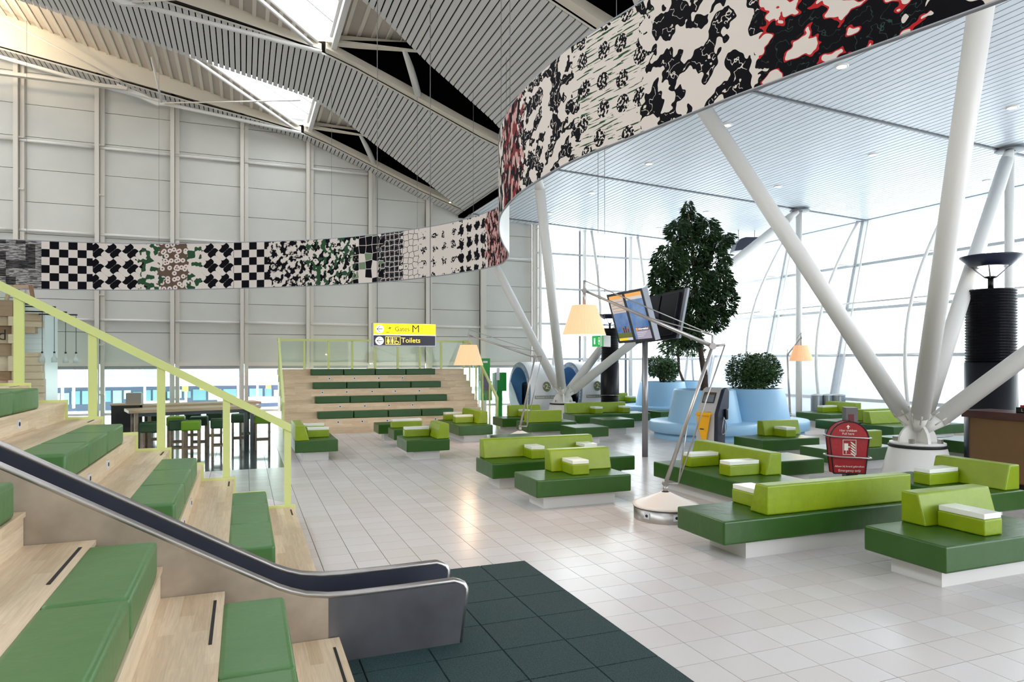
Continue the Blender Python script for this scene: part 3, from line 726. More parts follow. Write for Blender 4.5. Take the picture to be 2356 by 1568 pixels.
# ================================================================== LOUNGE SOFAS
def backrest(x0, x1, y0, y1, side, parent):
    z0, z1 = .441, .765; s = .09; e = .02
    X0, X1, Y0, Y1 = x0 + e, x1 - e, y0 + e, y1 - e
    if side == 'N': Y0 = y0 + s
    if side == 'S': Y1 = y1 - s
    if side == 'E': X0 = x0 + s
    if side == 'W': X1 = x1 - s
    if side in 'NS': X0, X1 = x0, x1
    if side == 'N': Y1 = y1
    if side == 'S': Y0 = y0
    if side in 'EW': Y0, Y1 = y0, y1
    if side == 'E': X1 = x1
    if side == 'W': X0 = x0
    b = MB().add([(x0, y0, z0), (x1, y0, z0), (x1, y1, z0), (x0, y1, z0), (X0, Y0, z1), (X1, Y0, z1), (X1, Y1, z1), (X0, Y1, z1)],
                 [(0, 3, 2, 1), (4, 5, 6, 7), (0, 1, 5, 4), (1, 2, 6, 5), (2, 3, 7, 6), (3, 0, 4, 7)])
    return b.build('backrest', LIME, parent, bevel=.022)
def armrest(x0, x1, y0, y1, parent):
    a = part('armrest', LIME, parent, 'box', x0, x1, y0, y1, .441, .60, bevel=.018)
    b = MB(); g_ = .008
    b.box(x0 + g_, x1 - g_, y0 + g_, y1 - g_, .601, .655); t = b.build('tray', TRAY, a, bevel=.006)
    return a
def sofa(label, seat, backs=(), arms=(), plinth=None, name='lounge_sofa', cat='sofa', zt=.44):
    x0, x1, y0, y1 = seat
    t = thing(name, label, cat, ((x0 + x1) / 2, (y0 + y1) / 2, 0), 'green lounge seats on the tiled floor')
    p = plinth or (x0 + .18, x1 - .18, y0 + .17, y1 - .17)
    part('plinth', PLINTH, t, 'box', p[0], p[1], p[2], p[3], 0, .189)
    part('seat', DARKSEAT, t, 'box', x0, x1, y0, y1, .19, .44, bevel=.022)
    for b in backs: backrest(*b, t)
    for a in arms: armrest(*a, t)
    return t
sofa('near dark green block seat with low lime back, white tray arm pointing at the slide', (5.92, 7.72, 4.34, 5.22), [(6.43, 7.52, 4.93, 5.21, 'N')], [(6.6, 6.86, 4.45, 4.93)])
sofa('long dark green sofa whose lime back faces the slide, one tray arm behind it', (4.67, 7.5, 5.85, 6.68), [(5.29, 7.47, 5.91, 6.19, 'S')], [(5.43, 5.72, 6.19, 6.66)], (5.03, 7.3, 5.94, 6.55))
sofa('green sofa beside the brown counter, lime back along the counter side, one tray arm', (8.5, 9.47, 5.86, 7.5), [(9.17, 9.46, 5.92, 6.95, 'E')], [(8.6, 9.17, 6.53, 6.78)])
sofa('long green sofa behind the big floor lamp with two white tray arms', (6.38, 7.43, 7.35, 9.8), [(7.11, 7.41, 7.97, 9.79, 'E')], [(6.56, 7.11, 8.09, 8.33), (6.56, 7.11, 9.02, 9.25)])
sofa('small dark green two-seater in mid floor with yellow-lit lime back and one tray arm', (3.83, 5.36, 8.82, 9.68), [(4.33, 5.36, 9.40, 9.67, 'N')], [(4.49, 4.77, 9.02, 9.40)])
sofa('long green sofa directly behind the small two-seater, two tray arms before its back', (3.78, 6.46, 10.5, 11.37), [(3.84, 5.97, 11.1, 11.36, 'N')], [(4.57, 4.83, 10.75, 11.1), (5.58, 5.85, 10.75, 11.1)])
sofa('backless green block joined to the far side of the long two-armed sofa', (7.75, 9.3, 9.0, 9.87), name='ottoman', cat='ottoman')
sofa('backless green ottoman close behind the long mid-floor sofa, beside the screen pole', (7.7, 8.66, 15.33, 16.2), name='ottoman', cat='ottoman')
sofa('backless green ottoman in front of the long sofa at the column base', (9.5, 10.5, 17.1, 17.95), name='ottoman', cat='ottoman')
sofa('backless green ottoman in front of the cone foot of the distant lamp', (5.2, 6.15, 13.75, 14.63), name='ottoman', cat='ottoman')
sofa('green two-seater with its lime back turned to the slide, beside the distant lamp', (7.12, 8.58, 16.98, 17.83), [(7.11, 8.14, 17.0, 17.26, 'S')])
sofa('green two-seater by the massage pods, wrinkled lime back against the far side', (6.98, 8.5, 18.55, 19.4), [(7.43, 8.47, 19.14, 19.39, 'N')], [(7.7, 7.95, 18.75, 19.14)])
sofa('long green sofa at the base of the far raking column, two tray arms', (9.48, 12.17, 18.86, 19.74), [(9.52, 11.66, 19.47, 19.73, 'N')], [(10.3, 10.58, 19.1, 19.47), (11.33, 11.6, 19.15, 19.47)])
sofa('two-armed green seat beside the end post of the near green balustrade', (1.0, 1.88, 14.93, 17.3), [(1.01, 1.29, 14.94, 16.35, 'W')], [(1.29, 1.76, 15.5, 15.74), (1.29, 1.76, 16.45, 16.68)])
sofa('single green seat with lime back, nearest of the cluster before the far tribune', (3.2, 4.14, 14.22, 15.25), [(3.85, 4.13, 14.23, 15.1, 'E')], [(3.3, 3.85, 14.83, 15.07)])
sofa('green block with one wide tray arm, no back, mid cluster before the far tribune', (3.4, 4.3, 16.5, 17.25), [], [(3.44, 4.2, 16.92, 17.17)])
sofa('small backless green block closest to the far tribune steps', (3.3, 4.15, 18.0, 18.75), name='ottoman', cat='ottoman')
sofa('green two-armed sofa seen end on at the corner of the far tribune', (5.15, 6.07, 16.84, 18.95), [(5.79, 6.07, 17.25, 18.85, 'E')], [(5.28, 5.79, 17.62, 17.86), (5.28, 5.79, 18.6, 18.84)])
sofa('far green sofa between the black tower and the rear blue planter', (13.4, 15.15, 24.2, 25.0), [(13.5, 14.9, 24.73, 24.99, 'N')], [(14.72, 15.0, 24.3, 24.73)])
sofa('green two-seater beside the big blue planter with one tray arm', (10.18, 11.78, 11.53, 12.42), [(10.82, 11.85, 12.14, 12.41, 'N')], [(11.05, 11.33, 11.75, 12.14)])
sofa('green sofa directly behind the red emergency bag, plain lime back facing it', (10.25, 12.0, 9.78, 10.55), [(10.6, 11.6, 9.8, 10.06, 'S')])
sofa('green sofa by the leaning window with one tray arm, in front of the grey bins', (16.95, 18.4, 16.2, 17.6), [(18.05, 18.38, 16.3, 17.5, 'E')], [(17.42, 18.05, 16.93, 17.17)])
sofa('green sofa with long lime back behind the emergency stand', (15.2, 18.2, 13.95, 15.05), [(15.95, 18.1, 14.1, 14.4, 'S')])
sofa('pale-lit green sofa partly hidden behind the near raking column leg', (15.3, 17.9, 12.6, 13.6), [(15.42, 17.6, 13.35, 13.62, 'N')])
sofa('backless green block beside the near raking column base', (13.1, 14.6, 10.5, 11.3), name='ottoman', cat='ottoman')
sofa('green sofa seen between the raking column leg and the brown counter', (13.9, 15.9, 9.7, 10.6), [(15.2, 15.6, 9.9, 10.5, 'E')])
sofa('green ottoman behind the big blue planter, seen at its edge', tuple((lambda a: (a.x, a.x + .95, a.y, a.y + .85))(atZ(1520, 947, .44))), name='ottoman', cat='ottoman')

# ================================================================== FLOOR LAMPS
SHADE = mat('pleated_shade', (246, 226, 190), .8)
g = NG(SHADE); pb = SHADE.node_tree.nodes['Principled BSDF']
wv = g.node('ShaderNodeTexCoord'); spx = g.node('ShaderNodeSeparateXYZ'); g.n.links.new(wv.outputs['Object'], spx.inputs[0])
ang = g.math('ARCTAN2', spx.outputs[1], spx.outputs[0]); st = g.math('SINE', g.math('MULTIPLY', ang, 90.0))
g.n.links.new(g.mix(g.math('MULTIPLY', g.math('ADD', st, 1.0), .5), lin((222, 184, 150)), lin((236, 208, 178))), pb.inputs['Base Color'])
pb.inputs['Emission Color'].default_value = lin((255, 176, 108)); pb.inputs['Emission Strength'].default_value = .42
def lamp(label, base, elbow, tip, dE, dT, sr, rot=0, wd=.29, light=30, dB=None):
    B = atZ(*base, 0); t = thing('floor_lamp', label, 'lamp', B)
    c = (B.x, B.y, 0)
    part('steel_drum', STEEL, t, 'lathe', [(.425, 0), (.425, .17), (.3, .17)], c, 40)
    cv = part('cone_cover', mat('lamp_cone_paint', (236, 230, 224), .35), t, 'lathe', [(.43, .165), (.445, .18), (.44, .20), (.40, .205), (.2, .285), (.07, .345), (.05, .35)], c, 40)
    part('shadow_gap', BLACK, t, 'lathe', [(.427, .16), (.435, .164)], c, 40)
    for a in (-1.83, -2.75):
        e = Vector((math.cos(a), math.sin(a), 0)); b = MB(); M = frame_M(B + e * .424 + Vector((0, 0, .09)), Vector((-e.y, e.x, 0)), (0, 0, 1))
        b.box(-.04, .04, -.04, .04, 0, .012, M); sk_ = b.build('socket', SOCK, t)
        bb = MB(); bb.tube(M @ Vector((0, 0, .010)), M @ Vector((0, 0, .016)), .02, n=14); bb.build('socket_hole', BLACK, sk_)
    J = Vector((B.x, B.y, .46)); E_ = atD(elbow[0], elbow[1], dE); T_ = atD(tip[0], tip[1], dT)
    part('neck', ALU, t, 'tube', (B.x, B.y, .34), (B.x, B.y, .44), .034, n=16)
    fw = Vector((S_, C_, 0)); rt = Vector((C_, -S_, 0)); side = (T_ - J); side.z = 0
    nrm = Vector((-side.y, side.x, 0)).normalized() if side.length > .2 else fw
    sd = (side.normalized() if side.length > .2 else rt)
    for P, r, nm in ((J, .04, 'base_joint'), (E_, .045, 'elbow_joint'), (T_, .032, 'tip_joint')):
        part(nm, ALU, t, 'tube', P - nrm * .03, P + nrm * .03, r, n=20)
    part('lower_arm', ALU, t, 'tube', J, E_, .028, .022, n=12)
    part('upper_arm', ALU, t, 'tube', E_, T_, .03, .016, n=12)
    o1 = -sd * .17 + Vector((0, 0, .02))
    part('spring_wire', ALU, t, 'tube', J + o1 + Vector((0, 0, -.02)), E_ + o1, .011, n=6)
    part('spring_wire', ALU, t, 'tube', J + o1 + nrm * .02, J + (E_ - J) * .5, .010, n=6)
    part('bracket', ALU, t, 'tube', J, J + o1 + Vector((0, 0, -.02)), .016, n=8)
    part('bracket', ALU, t, 'tube', E_, E_ + o1, .016, n=8)
    up = Vector((0, 0, .15))
    part('bracket', ALU, t, 'tube', E_, E_ + up, .014, n=8); part('bracket', ALU, t, 'tube', T_, T_ + up * .9, .012, n=8)
    part('spring_wire', ALU, t, 'tube', E_ + up, T_ + up * .9, .008, n=6)
    part('spring_wire', ALU, t, 'tube', E_ + up - nrm * .02, E_ + (T_ - E_) * .55 + nrm * .01, .008, n=6)
    hb = T_ + Vector((0, 0, -.2)) * (sr / .29)
    part('shade_stem', ALU, t, 'tube', T_, hb, .02, n=10)
    k = sr / .29; ztop = hb.z
    s = thing('lamp_shade', loc=(0, 0, 0)); bpy.data.objects.remove(s)
    b = MB(); n = 72; vs = []; fs = []
    for (r, z) in ((.165 * k, 0), (.225 * k, -.19 * k), (.292 * k, -.40 * k)):
        for i in range(n):
            a = 2 * PI * i / n; rr = r * (1 + (.008 if i % 2 else 0)); vs.append((hb.x + rr * math.cos(a), hb.y + rr * math.sin(a), ztop + z))
    for q in range(2):
        for i in range(n): fs.append((q * n + i, q * n + (i + 1) % n, (q + 1) * n + (i + 1) % n, (q + 1) * n + i))
    me = bpy.data.meshes.new('lamp_shade'); sh = bpy.data.objects.new('lamp_shade', me); link(sh); sh.parent = t; sh.location = hb - origin(t)
    me.from_pydata([tuple(Vector(v) - hb) for v in vs], [], fs); me.materials.append(SHADE)
    cap = MB(); cap.lathe([(.02, 0), (.165 * k, 0)], tuple(hb), 36); cap.build('shade_top', SHADE, t)
    bu = MB(); bu.lathe([(.0001, -.30 * k), (.05 * k, -.26 * k), (.05 * k, -.2 * k), (.02, -.1 * k)], tuple(hb), 16); bu.build('bulb', mat('bulb_glow', (255, 230, 190), .5, emit=(255, 214, 150), estr=6), t)
    L = bpy.data.lights.new('bulb_light', 'POINT'); L.energy = light; L.color = (1, .78, .5); L.shadow_soft_size = .1
    lo = bpy.data.objects.new('bulb_light', L); link(lo); lo.parent = t; lo.location = hb - origin(t) + Vector((0, 0, -.36 * k))
lamp('large angled floor lamp with lit pleated shade, its cone base beside the long front sofa', (1531, 1190), (1639, 796), (1344, 668), 9.2, 9.25, .29, light=26)
lamp('smaller looking angled lamp with glowing shade hanging over the far tribune corner', (1197, 1022), (1231, 821), (1078, 770), 17.3, 17.35, .39 * .95, light=22)
lamp('distant angled lamp with orange lit shade in front of the leaning window', (1818, 983), (1812, 815), (1843, 776), 21.6, 19.9, .33, light=18)

# ================================================================== PLANTERS, SHRUBS, TREES
def planter(label, cones, kind='planter'):
    x0, y0 = cones[0][:2]; t = thing('planter_bench', label, 'planter', (x0, y0, 0))
    for (x, y) in cones:
        part('plinth', BLUE, t, 'lathe', [(1.36, 0), (1.36, .17), (1.0, .17)], (x, y, 0), 64)
        part('seat_ring', BLUE, t, 'lathe', [(.9, .17), (1.46, .17), (1.5, .20), (1.5, .42), (1.47, .45), (.9, .452)], (x, y, 0), 64)
        part('cone_pot', BLUE, t, 'lathe', [(1.0, .44), (.985, .5), (.83, 1.3), (.815, 1.32), (.79, 1.32), (.79, 1.2)], (x, y, 0), 64)
        part('soil', SOIL, t, 'lathe', [(.8, 1.27), (.4, 1.285), (.001, 1.29)], (x, y, 0), 32)
    return t
PA = (11.9, 15.74); PB = (13.7, 15.85); PC = (14.65, 21.9); PD = (16.1, 22.6)
planter('large sky blue planter bench of two joined cones with a tall tree and a shrub', [PA, PB])
planter('rear sky blue planter bench with a round shrub, behind the steel screen pole', [PC, PD])
def leaf_mat(name, c1, c2):
    m = bpy.data.materials.new(name); m.use_nodes = True; g = NG(m); b = m.node_tree.nodes['Principled BSDF']
    ge = g.node('ShaderNodeNewGeometry'); no = g.node('ShaderNodeTexNoise'); no.inputs['Scale'].default_value = 5; g.n.links.new(ge.outputs['Position'], no.inputs['Vector'])
    wn_ = g.math('MULTIPLY', no.outputs['Fac'], 1.0)
    g.n.links.new(g.mix(g.math('ADD', g.math('MULTIPLY', ge.outputs['Random Per Island'], .55), g.math('MULTIPLY', wn_, .35)), lin(c1), lin(c2)), b.inputs['Base Color'])
    b.inputs['Roughness'].default_value = .38; b.inputs['Subsurface Weight'].default_value = 0
    b.inputs['Transmission Weight'].default_value = 0
    return m
LEAF = leaf_mat('fig_leaf', (14, 34, 16), (48, 84, 34)); LEAF2 = leaf_mat('shrub_leaf', (20, 44, 22), (70, 112, 48))
def foliage(lobes, n, size, droop, rng, m, parent, name='foliage', ar=.28):
    vs = []; fs = []
    tot = sum(l[3] * l[4] for l in lobes)
    for (cx, cy, cz, r, hz) in lobes:
        for _ in range(int(n * r * hz / tot)):
            while True:
                p = Vector((rng.uniform(-1, 1), rng.uniform(-1, 1), rng.uniform(-1, 1)))
                if p.length < 1 and p.length > .1: break
            p = p.normalized() * (p.length ** .6)
            c = Vector((cx + p.x * r, cy + p.y * r, cz + p.z * hz))
            out = Vector((p.x, p.y, 0)); out = out.normalized() if out.length > .05 else Vector((1, 0, 0))
            d = (out * rng.uniform(.3, 1) + Vector((rng.uniform(-.7, .7), rng.uniform(-.7, .7), rng.uniform(-.5, .4) - droop))).normalized()
            s = d.orthogonal().normalized(); q = Matrix.Rotation(rng.uniform(0, 6.28), 3, d); s = q @ s; u = d.cross(s)
            L = size * rng.uniform(.7, 1.25); W = L * ar
            k = len(vs)
            vs += [tuple(c), tuple(c + d * L * .45 + s * W * .5 + u * W * .12), tuple(c + d * L - u * L * .08), tuple(c + d * L * .45 - s * W * .5 + u * W * .12)]
            fs += [(k, k + 1, k + 2), (k, k + 2, k + 3)]
    me = bpy.data.meshes.new(name); o = bpy.data.objects.new(name, me); link(o); o.parent = parent; og = origin(parent)
    me.from_pydata([(v[0] - og.x, v[1] - og.y, v[2] - og.z) for v in vs], [], fs); me.materials.append(m); o['kind'] = 'stuff'
    return o
rg = random.Random(3)
tree = thing('fig_tree', 'tall dark leafy fig tree growing from the big blue planter', 'tree', (PA[0], PA[1], 1.29))
td = 19.0
def P3(px, py, dd=0): return atD(px, py, td + dd)
tk = [P3(1624, 893), P3(1621, 860), P3(1614, 820), P3(1610, 790), P3(1606, 740), P3(1602, 690), P3(1596, 620), P3(1590, 540), P3(1583, 490)]
tk[0] = Vector((PA[0], PA[1], 1.28))
for i in range(len(tk)): tk[i] = tk[i]
b = MB()
for i, (p, q) in enumerate(zip(tk, tk[1:])): b.tube(p, q, [.11, .085, .075, .07, .065, .055, .045, .03][i], [.085, .075, .07, .065, .055, .045, .03, .015][i], 10, caps=False)
b.build('trunk', BARK, tree)
b = MB()
for (a, c_) in (((1606, 740), (1665, 700)), ((1602, 700), (1545, 640)), ((1598, 640), (1650, 600)), ((1594, 600), (1540, 560)), ((1590, 560), (1625, 500)), ((1610, 770), (1560, 745)), ((1608, 760), (1650, 745))):
    b.tube(P3(*a), P3(c_[0], c_[1], rg.uniform(-.4, .4)), .035, .012, 6, caps=False)
b.build('branches', BARK, tree)
lob = []
for (px, py, rx, ry) in [(1583, 480, 10, 26), (1590, 515, 34, 30), (1560, 530, 28, 32), (1625, 530, 30, 34), (1650, 560, 30, 26), (1590, 580, 52, 44), (1540, 600, 38, 44), (1640, 600, 40, 36), (1520, 640, 28, 40), (1590, 660, 56, 50), (1655, 650, 38, 40), (1672, 690, 26, 42), (1530, 690, 34, 46), (1600, 720, 50, 42), (1640, 730, 36, 34), (1560, 750, 34, 40), (1590, 775, 24, 26), (1672, 548, 18, 16)]:
    c = P3(px, py, rg.uniform(-.35, .35)); k = td / F; lob.append((c.x, c.y, c.z, rx * k * rg.uniform(.78, .98), ry * k * rg.uniform(.8, 1.0)))
foliage(lob, 17000, .165, .45, rg, LEAF, tree)
def shrub(label, px, py, rx, ry, d, base, n=4500, m=LEAF2):
    t = thing('shrub', label, 'shrub', (base[0], base[1], 1.29)); k = d / F; lob = []
    for i in range(9):
        a = i * 2.4; rr = .45 * rx * k
        c = atD(px, py, d); c = Vector((base[0] + (0), base[1], c.z)); lob.append((c.x + math.cos(a) * rr, c.y + math.sin(a) * rr, c.z + rg.uniform(-.2, .3) * ry * k, rx * k * .6, ry * k * .72))
    foliage(lob, n, .085, .1, rg, m, t, ar=.5)
    b = MB()
    for i in range(7):
        a = i * .9; b.tube((base[0] + .06 * math.cos(a), base[1] + .06 * math.sin(a), 1.26), (base[0] + .4 * rx * k * math.cos(a), base[1] + .4 * rx * k * math.sin(a), 1.3 + ry * k), .016, .006, 6, caps=False)
    b.build('stems', BARK, t)
shrub('wide dark green shrub in the big blue planter beside the tree trunk', 1730, 853, 60, 50, 19.7, PB, 7000)
shrub('round green shrub in the rear blue planter beside the screen pole', 1526, 850, 36, 36, 25.7, PC, 5200)
t2 = thing('fig_tree', 'slender young fig tree growing from the rear blue planter', 'tree', (PD[0], PD[1], 1.29))
td = 27.4
b = MB(); q = [Vector((PD[0], PD[1], 1.28)), P3(1562, 850), P3(1560, 800), P3(1556, 740), P3(1550, 690)]
q[1].z += 0
for i, (p, r) in enumerate(zip(q, q[1:])): b.tube(p, r, .06, .05, 8, caps=False)
b.build('trunk', BARK, t2)
lob = []
for (px, py, rx, ry) in [(1545, 795, 28, 22), (1590, 800, 30, 18), (1560, 760, 40, 40), (1530, 740, 30, 36)]:
    c = P3(px, py); k = td / F; lob.append((c.x, c.y, c.z, rx * k, ry * k))
foliage(lob, 2600, .2, .6, rg, LEAF2, t2)

# ================================================================== HANGING PRINTED BANNER (plain geometric stand-in pattern)
R = [(-60, 664, 1.88), (0, 663, 1.9), (200, 666, 1.95), (400, 666, 2.0), (700, 658, 2.1), (870, 649, 2.1), (1000, 635, 2.18), (1090, 622, 2.18), (1147, 609, 2.15), (1165, 598, 2.15), (1171, 583, 2.18), (1160, 565, 2.2), (1150, 540, 2.2), (1148, 515, 2.2), (1152, 495, 2.2), (1165, 475, 2.2), (1200, 440, 2.22), (1300, 378, 2.25), (1417, 330, 2.25), (1580, 265, 2.25), (1720, 210, 2.25), (2000, 110, 2.25), (2250, 20, 2.25), (2356, -20, 2.25)]
cp = [atZ(a, b_, H + h) for a, b_, h in R]
cp += [cp[-1] + (cp[-1] - cp[-2]) * 2.0]
def cr(p0, p1, p2, p3, t):
    return .5 * ((2 * p1) + (p2 - p0) * t + (2 * p0 - 5 * p1 + 4 * p2 - p3) * t * t + (-p0 + 3 * p1 - 3 * p2 + p3) * t ** 3)
cur = []
for i in range(len(cp) - 1):
    a = cp[max(i - 1, 0)]; d_ = cp[min(i + 2, len(cp) - 1)]
    for k in range(6): cur.append(cr(a, cp[i], cp[i + 1], d_, k / 6))
cur.append(cp[-1])
# smooth
for _ in range(4): cur = [cur[0]] + [(cur[i - 1] + cur[i] * 2 + cur[i + 1]) / 4 for i in range(1, len(cur) - 1)] + [cur[-1]]
ban = thing('hanging_banner', 'long curling black and white patterned banner hung across the hall', 'banner', tuple(cur[60]))
def banner_mat():
    m = bpy.data.materials.new('banner_print'); m.use_nodes = True; g = NG(m); b = m.node_tree.nodes['Principled BSDF']
    uv = g.node('ShaderNodeUVMap'); uv.uv_map = 'UVMap'; sp = g.node('ShaderNodeSeparateXYZ'); g.n.links.new(uv.outputs[0], sp.inputs[0])
    s, t = sp.outputs[0], sp.outputs[1]
    CR = lin((226, 216, 208)); BK = lin((9, 8, 16)); GR = lin((48, 82, 56)); MR = lin((130, 48, 52)); BR = lin((104, 84, 72)); GY = lin((128, 124, 122)); PK = lin((200, 160, 154))
    def voro(scale, sx=1.0, feature='F1', rnd=1.0, out='Distance'):
        v = g.node('ShaderNodeTexVoronoi', voronoi_dimensions='2D', feature=feature); v.inputs['Scale'].default_value = scale; v.inputs['Randomness'].default_value = rnd
        g.n.links.new(g.vec(g.math('MULTIPLY', s, sx), t), v.inputs['Vector']); return v.outputs[out]
    def sepr(c):
        x = g.node('ShaderNodeSeparateColor'); g.n.links.new(c, x.inputs[0]); return x.outputs[0]
    def noise(scale, sx=1, sy=1):
        v = g.node('ShaderNodeTexNoise', noise_dimensions='2D'); v.inputs['Scale'].default_value = scale; g.n.links.new(g.vec(g.math('MULTIPLY', s, sx), g.math('MULTIPLY', t, sy)), v.inputs['Vector']); return v.outputs['Fac']
    gt = lambda a, c: g.math('GREATER_THAN', a, c); lt = lambda a, c: g.math('LESS_THAN', a, c)
    cell = .217
    def check(ss, tt, c=cell):
        a = g.math('FLOOR', g.math('DIVIDE', ss, c)); b_ = g.math('FLOOR', g.math('DIVIDE', tt, c)); return gt(g.math('MODULO', g.math('ABSOLUTE', g.math('ADD', a, b_)), 2.0), .5)
    wob = g.math('MULTIPLY', g.math('SINE', g.math('MULTIPLY', s, 2 * PI / .868)), .0)
    chk = check(s, t)
    # skewed checks
    ws = g.math('MULTIPLY', g.math('SINE', g.math('MULTIPLY', t, 2 * PI / .434)), .085)
    wt = g.math('MULTIPLY', g.math('SINE', g.math('MULTIPLY', s, 2 * PI / .434)), .07)
    chk2 = check(g.math('ADD', s, ws), g.math('ADD', t, wt))
    hatch = g.mix(gt(noise(40, .12, 1), .5), lin((90, 88, 88)), lin((170, 164, 160)))
    hatch = g.mix(g.math('MULTIPLY', gt(sepr(voro(4.6, 1, rnd=0.0, out='Color')), .72), .8), hatch, BK)
    col = hatch
    s_w = g.math('ADD', s, g.math('MULTIPLY', g.math('SUBTRACT', noise(5), .5), .7))
    def sec(col, s0, new): return g.mix(gt(s_w if s0 > 3.5 and s0 not in (5.6, 6.5) else s, s0), col, new)
    c1 = g.mix(chk, CR, BK)
    col = sec(col, 1.55, c1)
    c2 = g.mix(chk2, CR, BK); col = sec(col, 2.75, c2)
    v = voro(9, rnd=.6, out='Color'); c3 = g.mix(gt(sepr(v), .45), GR, CR); col = sec(col, 3.95, c3)
    c4 = g.mix(lt(voro(6.5), .42), BR, CR); c4 = g.mix(lt(voro(6.5), .13), c4, MR); col = sec(col, 4.45, c4)
    col = sec(col, 5.2, c3); col = sec(col, 5.6, c2); col = sec(col, 6.5, c1)
    c5 = g.mix(gt(noise(7), .5), CR, BK); c5 = g.mix(gt(g.math('ABSOLUTE', g.math('SUBTRACT', noise(7), .5)), .018), g.mix(gt(noise(7), .5), BK, CR), c5); col = sec(col, 7.55, c5)
    c6 = g.mix(gt(noise(6), .52), CR, BK); c6 = g.mix(gt(noise(5, 1.1), .56), c6, GR); col = sec(col, 8.7, c6)
    e = voro(4.5, rnd=.25, feature='DISTANCE_TO_EDGE'); cc = sepr(voro(4.5, rnd=.25, out='Color'))
    c7 = g.mix(gt(cc, .5), g.mix(gt(cc, .25), CR, lin((120, 140, 112))), BK); c7 = g.mix(lt(e, .03), c7, CR); col = sec(col, 10.2, c7)
    c7b = g.mix(lt(voro(7, rnd=.3, feature='DISTANCE_TO_EDGE'), .06), g.mix(lt(voro(7, rnd=.3), .2), lin((60, 58, 62)), BK), CR); col = sec(col, 11.1, c7b)
    c7c = g.mix(lt(voro(6.5, rnd=.4, feature='DISTANCE_TO_EDGE'), .04), CR, BK); col = sec(col, 11.75, c7c)
    bl = g.math('ADD', voro(2.9, 1, rnd=.1), g.math('MULTIPLY', g.math('SUBTRACT', noise(9), .5), .75)); c8 = g.mix(lt(bl, .22), CR, BK); c8 = g.mix(g.math('MULTIPLY', lt(bl, .22), gt(noise(26), .56)), c8, CR); col = sec(col, 12.35, c8)
    c9 = g.mix(lt(bl, .36), CR, BK); col = sec(col, 13.6, c9)
    c10 = g.mix(gt(noise(6, 1.6), .5), PK, BK); c10 = g.mix(gt(noise(8, 2), .6), c10, MR); col = sec(col, 15.0, c10)
    c11 = g.mix(gt(noise(3.6, 1.5), .5), CR, BK); col = sec(col, 18.6, c11)
    c12 = g.mix(gt(noise(6, 1), .54), BK, MR); c12 = g.mix(gt(noise(5, 1.4), .56), c12, PK); col = sec(col, 21.2, c12)
    c13 = g.mix(gt(noise(4.2, 1, 1.3), .5), CR, BK)
    c13 = g.mix(g.math('MULTIPLY', gt(noise(4.2, 1, 1.3), .56), lt(g.math('ABSOLUTE', g.math('SUBTRACT', noise(9), .5)), .02)), c13, CR); col = sec(col, 22.2, c13)
    st_ = gt(noise(12, .25, 3.2), .60)
    c14 = g.mix(st_, CR, GR); sp14 = lt(voro(3.2, rnd=.5), .30); c14 = g.mix(sp14, c14, g.mix(gt(noise(30), .55), BK, CR)); col = sec(col, 23.7, c14)
    c15 = g.mix(gt(noise(3.6, 1.1, 1), .5), CR, BK); c15 = g.mix(g.math('MULTIPLY', gt(noise(3.6, 1.1, 1), .55), lt(g.math('ABSOLUTE', g.math('SUBTRACT', noise(7), .5)), .012)), c15, CR); col = sec(col, 24.75, c15)
    nn = noise(3.1, 1.2, 1.5); c16 = g.mix(gt(nn, .56), BK, CR); c16 = g.mix(g.math('MULTIPLY', gt(nn, .54), lt(nn, .575)), c16, lin((190, 40, 44)))
    c16 = g.mix(g.math('MULTIPLY', lt(nn, .5), lt(g.math('ABSOLUTE', g.math('SUBTRACT', noise(8), .5)), .010)), c16, lin((50, 70, 64))); col = sec(col, 26.1, c16)
    c17 = g.mix(gt(noise(2.6, 1, 1.3), .54), BK, CR); col = sec(col, 27.3, c17)
    g.n.links.new(col, b.inputs['Base Color']); b.inputs['Roughness'].default_value = .75; b.inputs['Specular IOR Level'].default_value = .12
    return m
BAN = banner_mat()
def ribbon(name, off, z0, z1, m, uvs=False):
    vs = []; fs = []; S = [0.0]
    for i in range(1, len(cur)): S.append(S[-1] + math.hypot(cur[i].x - cur[i - 1].x, cur[i].y - cur[i - 1].y))
    for i, p in enumerate(cur):
        a = cur[max(i - 1, 0)]; c = cur[min(i + 1, len(cur) - 1)]; d = Vector((c.x - a.x, c.y - a.y, 0)).normalized(); nn = Vector((d.y, -d.x, 0))
        q = p + nn * off; vs += [(q.x, q.y, p.z + z0), (q.x, q.y, p.z + z1)]
    for i in range(len(cur) - 1): fs.append((2 * i, 2 * i + 2, 2 * i + 3, 2 * i + 1))
    me = bpy.data.meshes.new(name); o = bpy.data.objects.new(name, me); link(o); o.parent = ban; og = origin(ban)
    me.from_pydata([tuple(Vector(v) - og) for v in vs], [], fs); me.materials.append(m)
    if uvs:
        ul = me.uv_layers.new(name='UVMap')
        for p in me.polygons:
            for li in p.loop_indices:
                vi = me.loops[li].vertex_index; ul.data[li].uv = (S[vi // 2], 1.3 if vi % 2 else 0.0)
    for p in me.polygons: p.use_smooth = True
    return o
ribbon('printed_face', .012, 0, 1.3, BAN, True)
ribbon('white_back', -.012, 0, 1.3, WHITE)
def ribedge(z, name):
    MB().path([Vector((p.x, p.y, p.z + z)) for p in cur], .016, 6).build(name, SILVER, ban)
ribedge(0, 'edge_rail'); ribedge(1.3, 'edge_rail')
WIRE = mat('wire_grey', (120, 120, 122), .5)
for i in (8, 17, 26, 34, 42, 54, 70, 92, 108, 121):
    p = cur[i]; zt = (prof(p.x) if p.x < 7.8 else rz(p.x)); part('wire', WIRE, ban, 'tube', (p.x, p.y, p.z + 1.3), (p.x, p.y, zt + .02), .004, n=5)

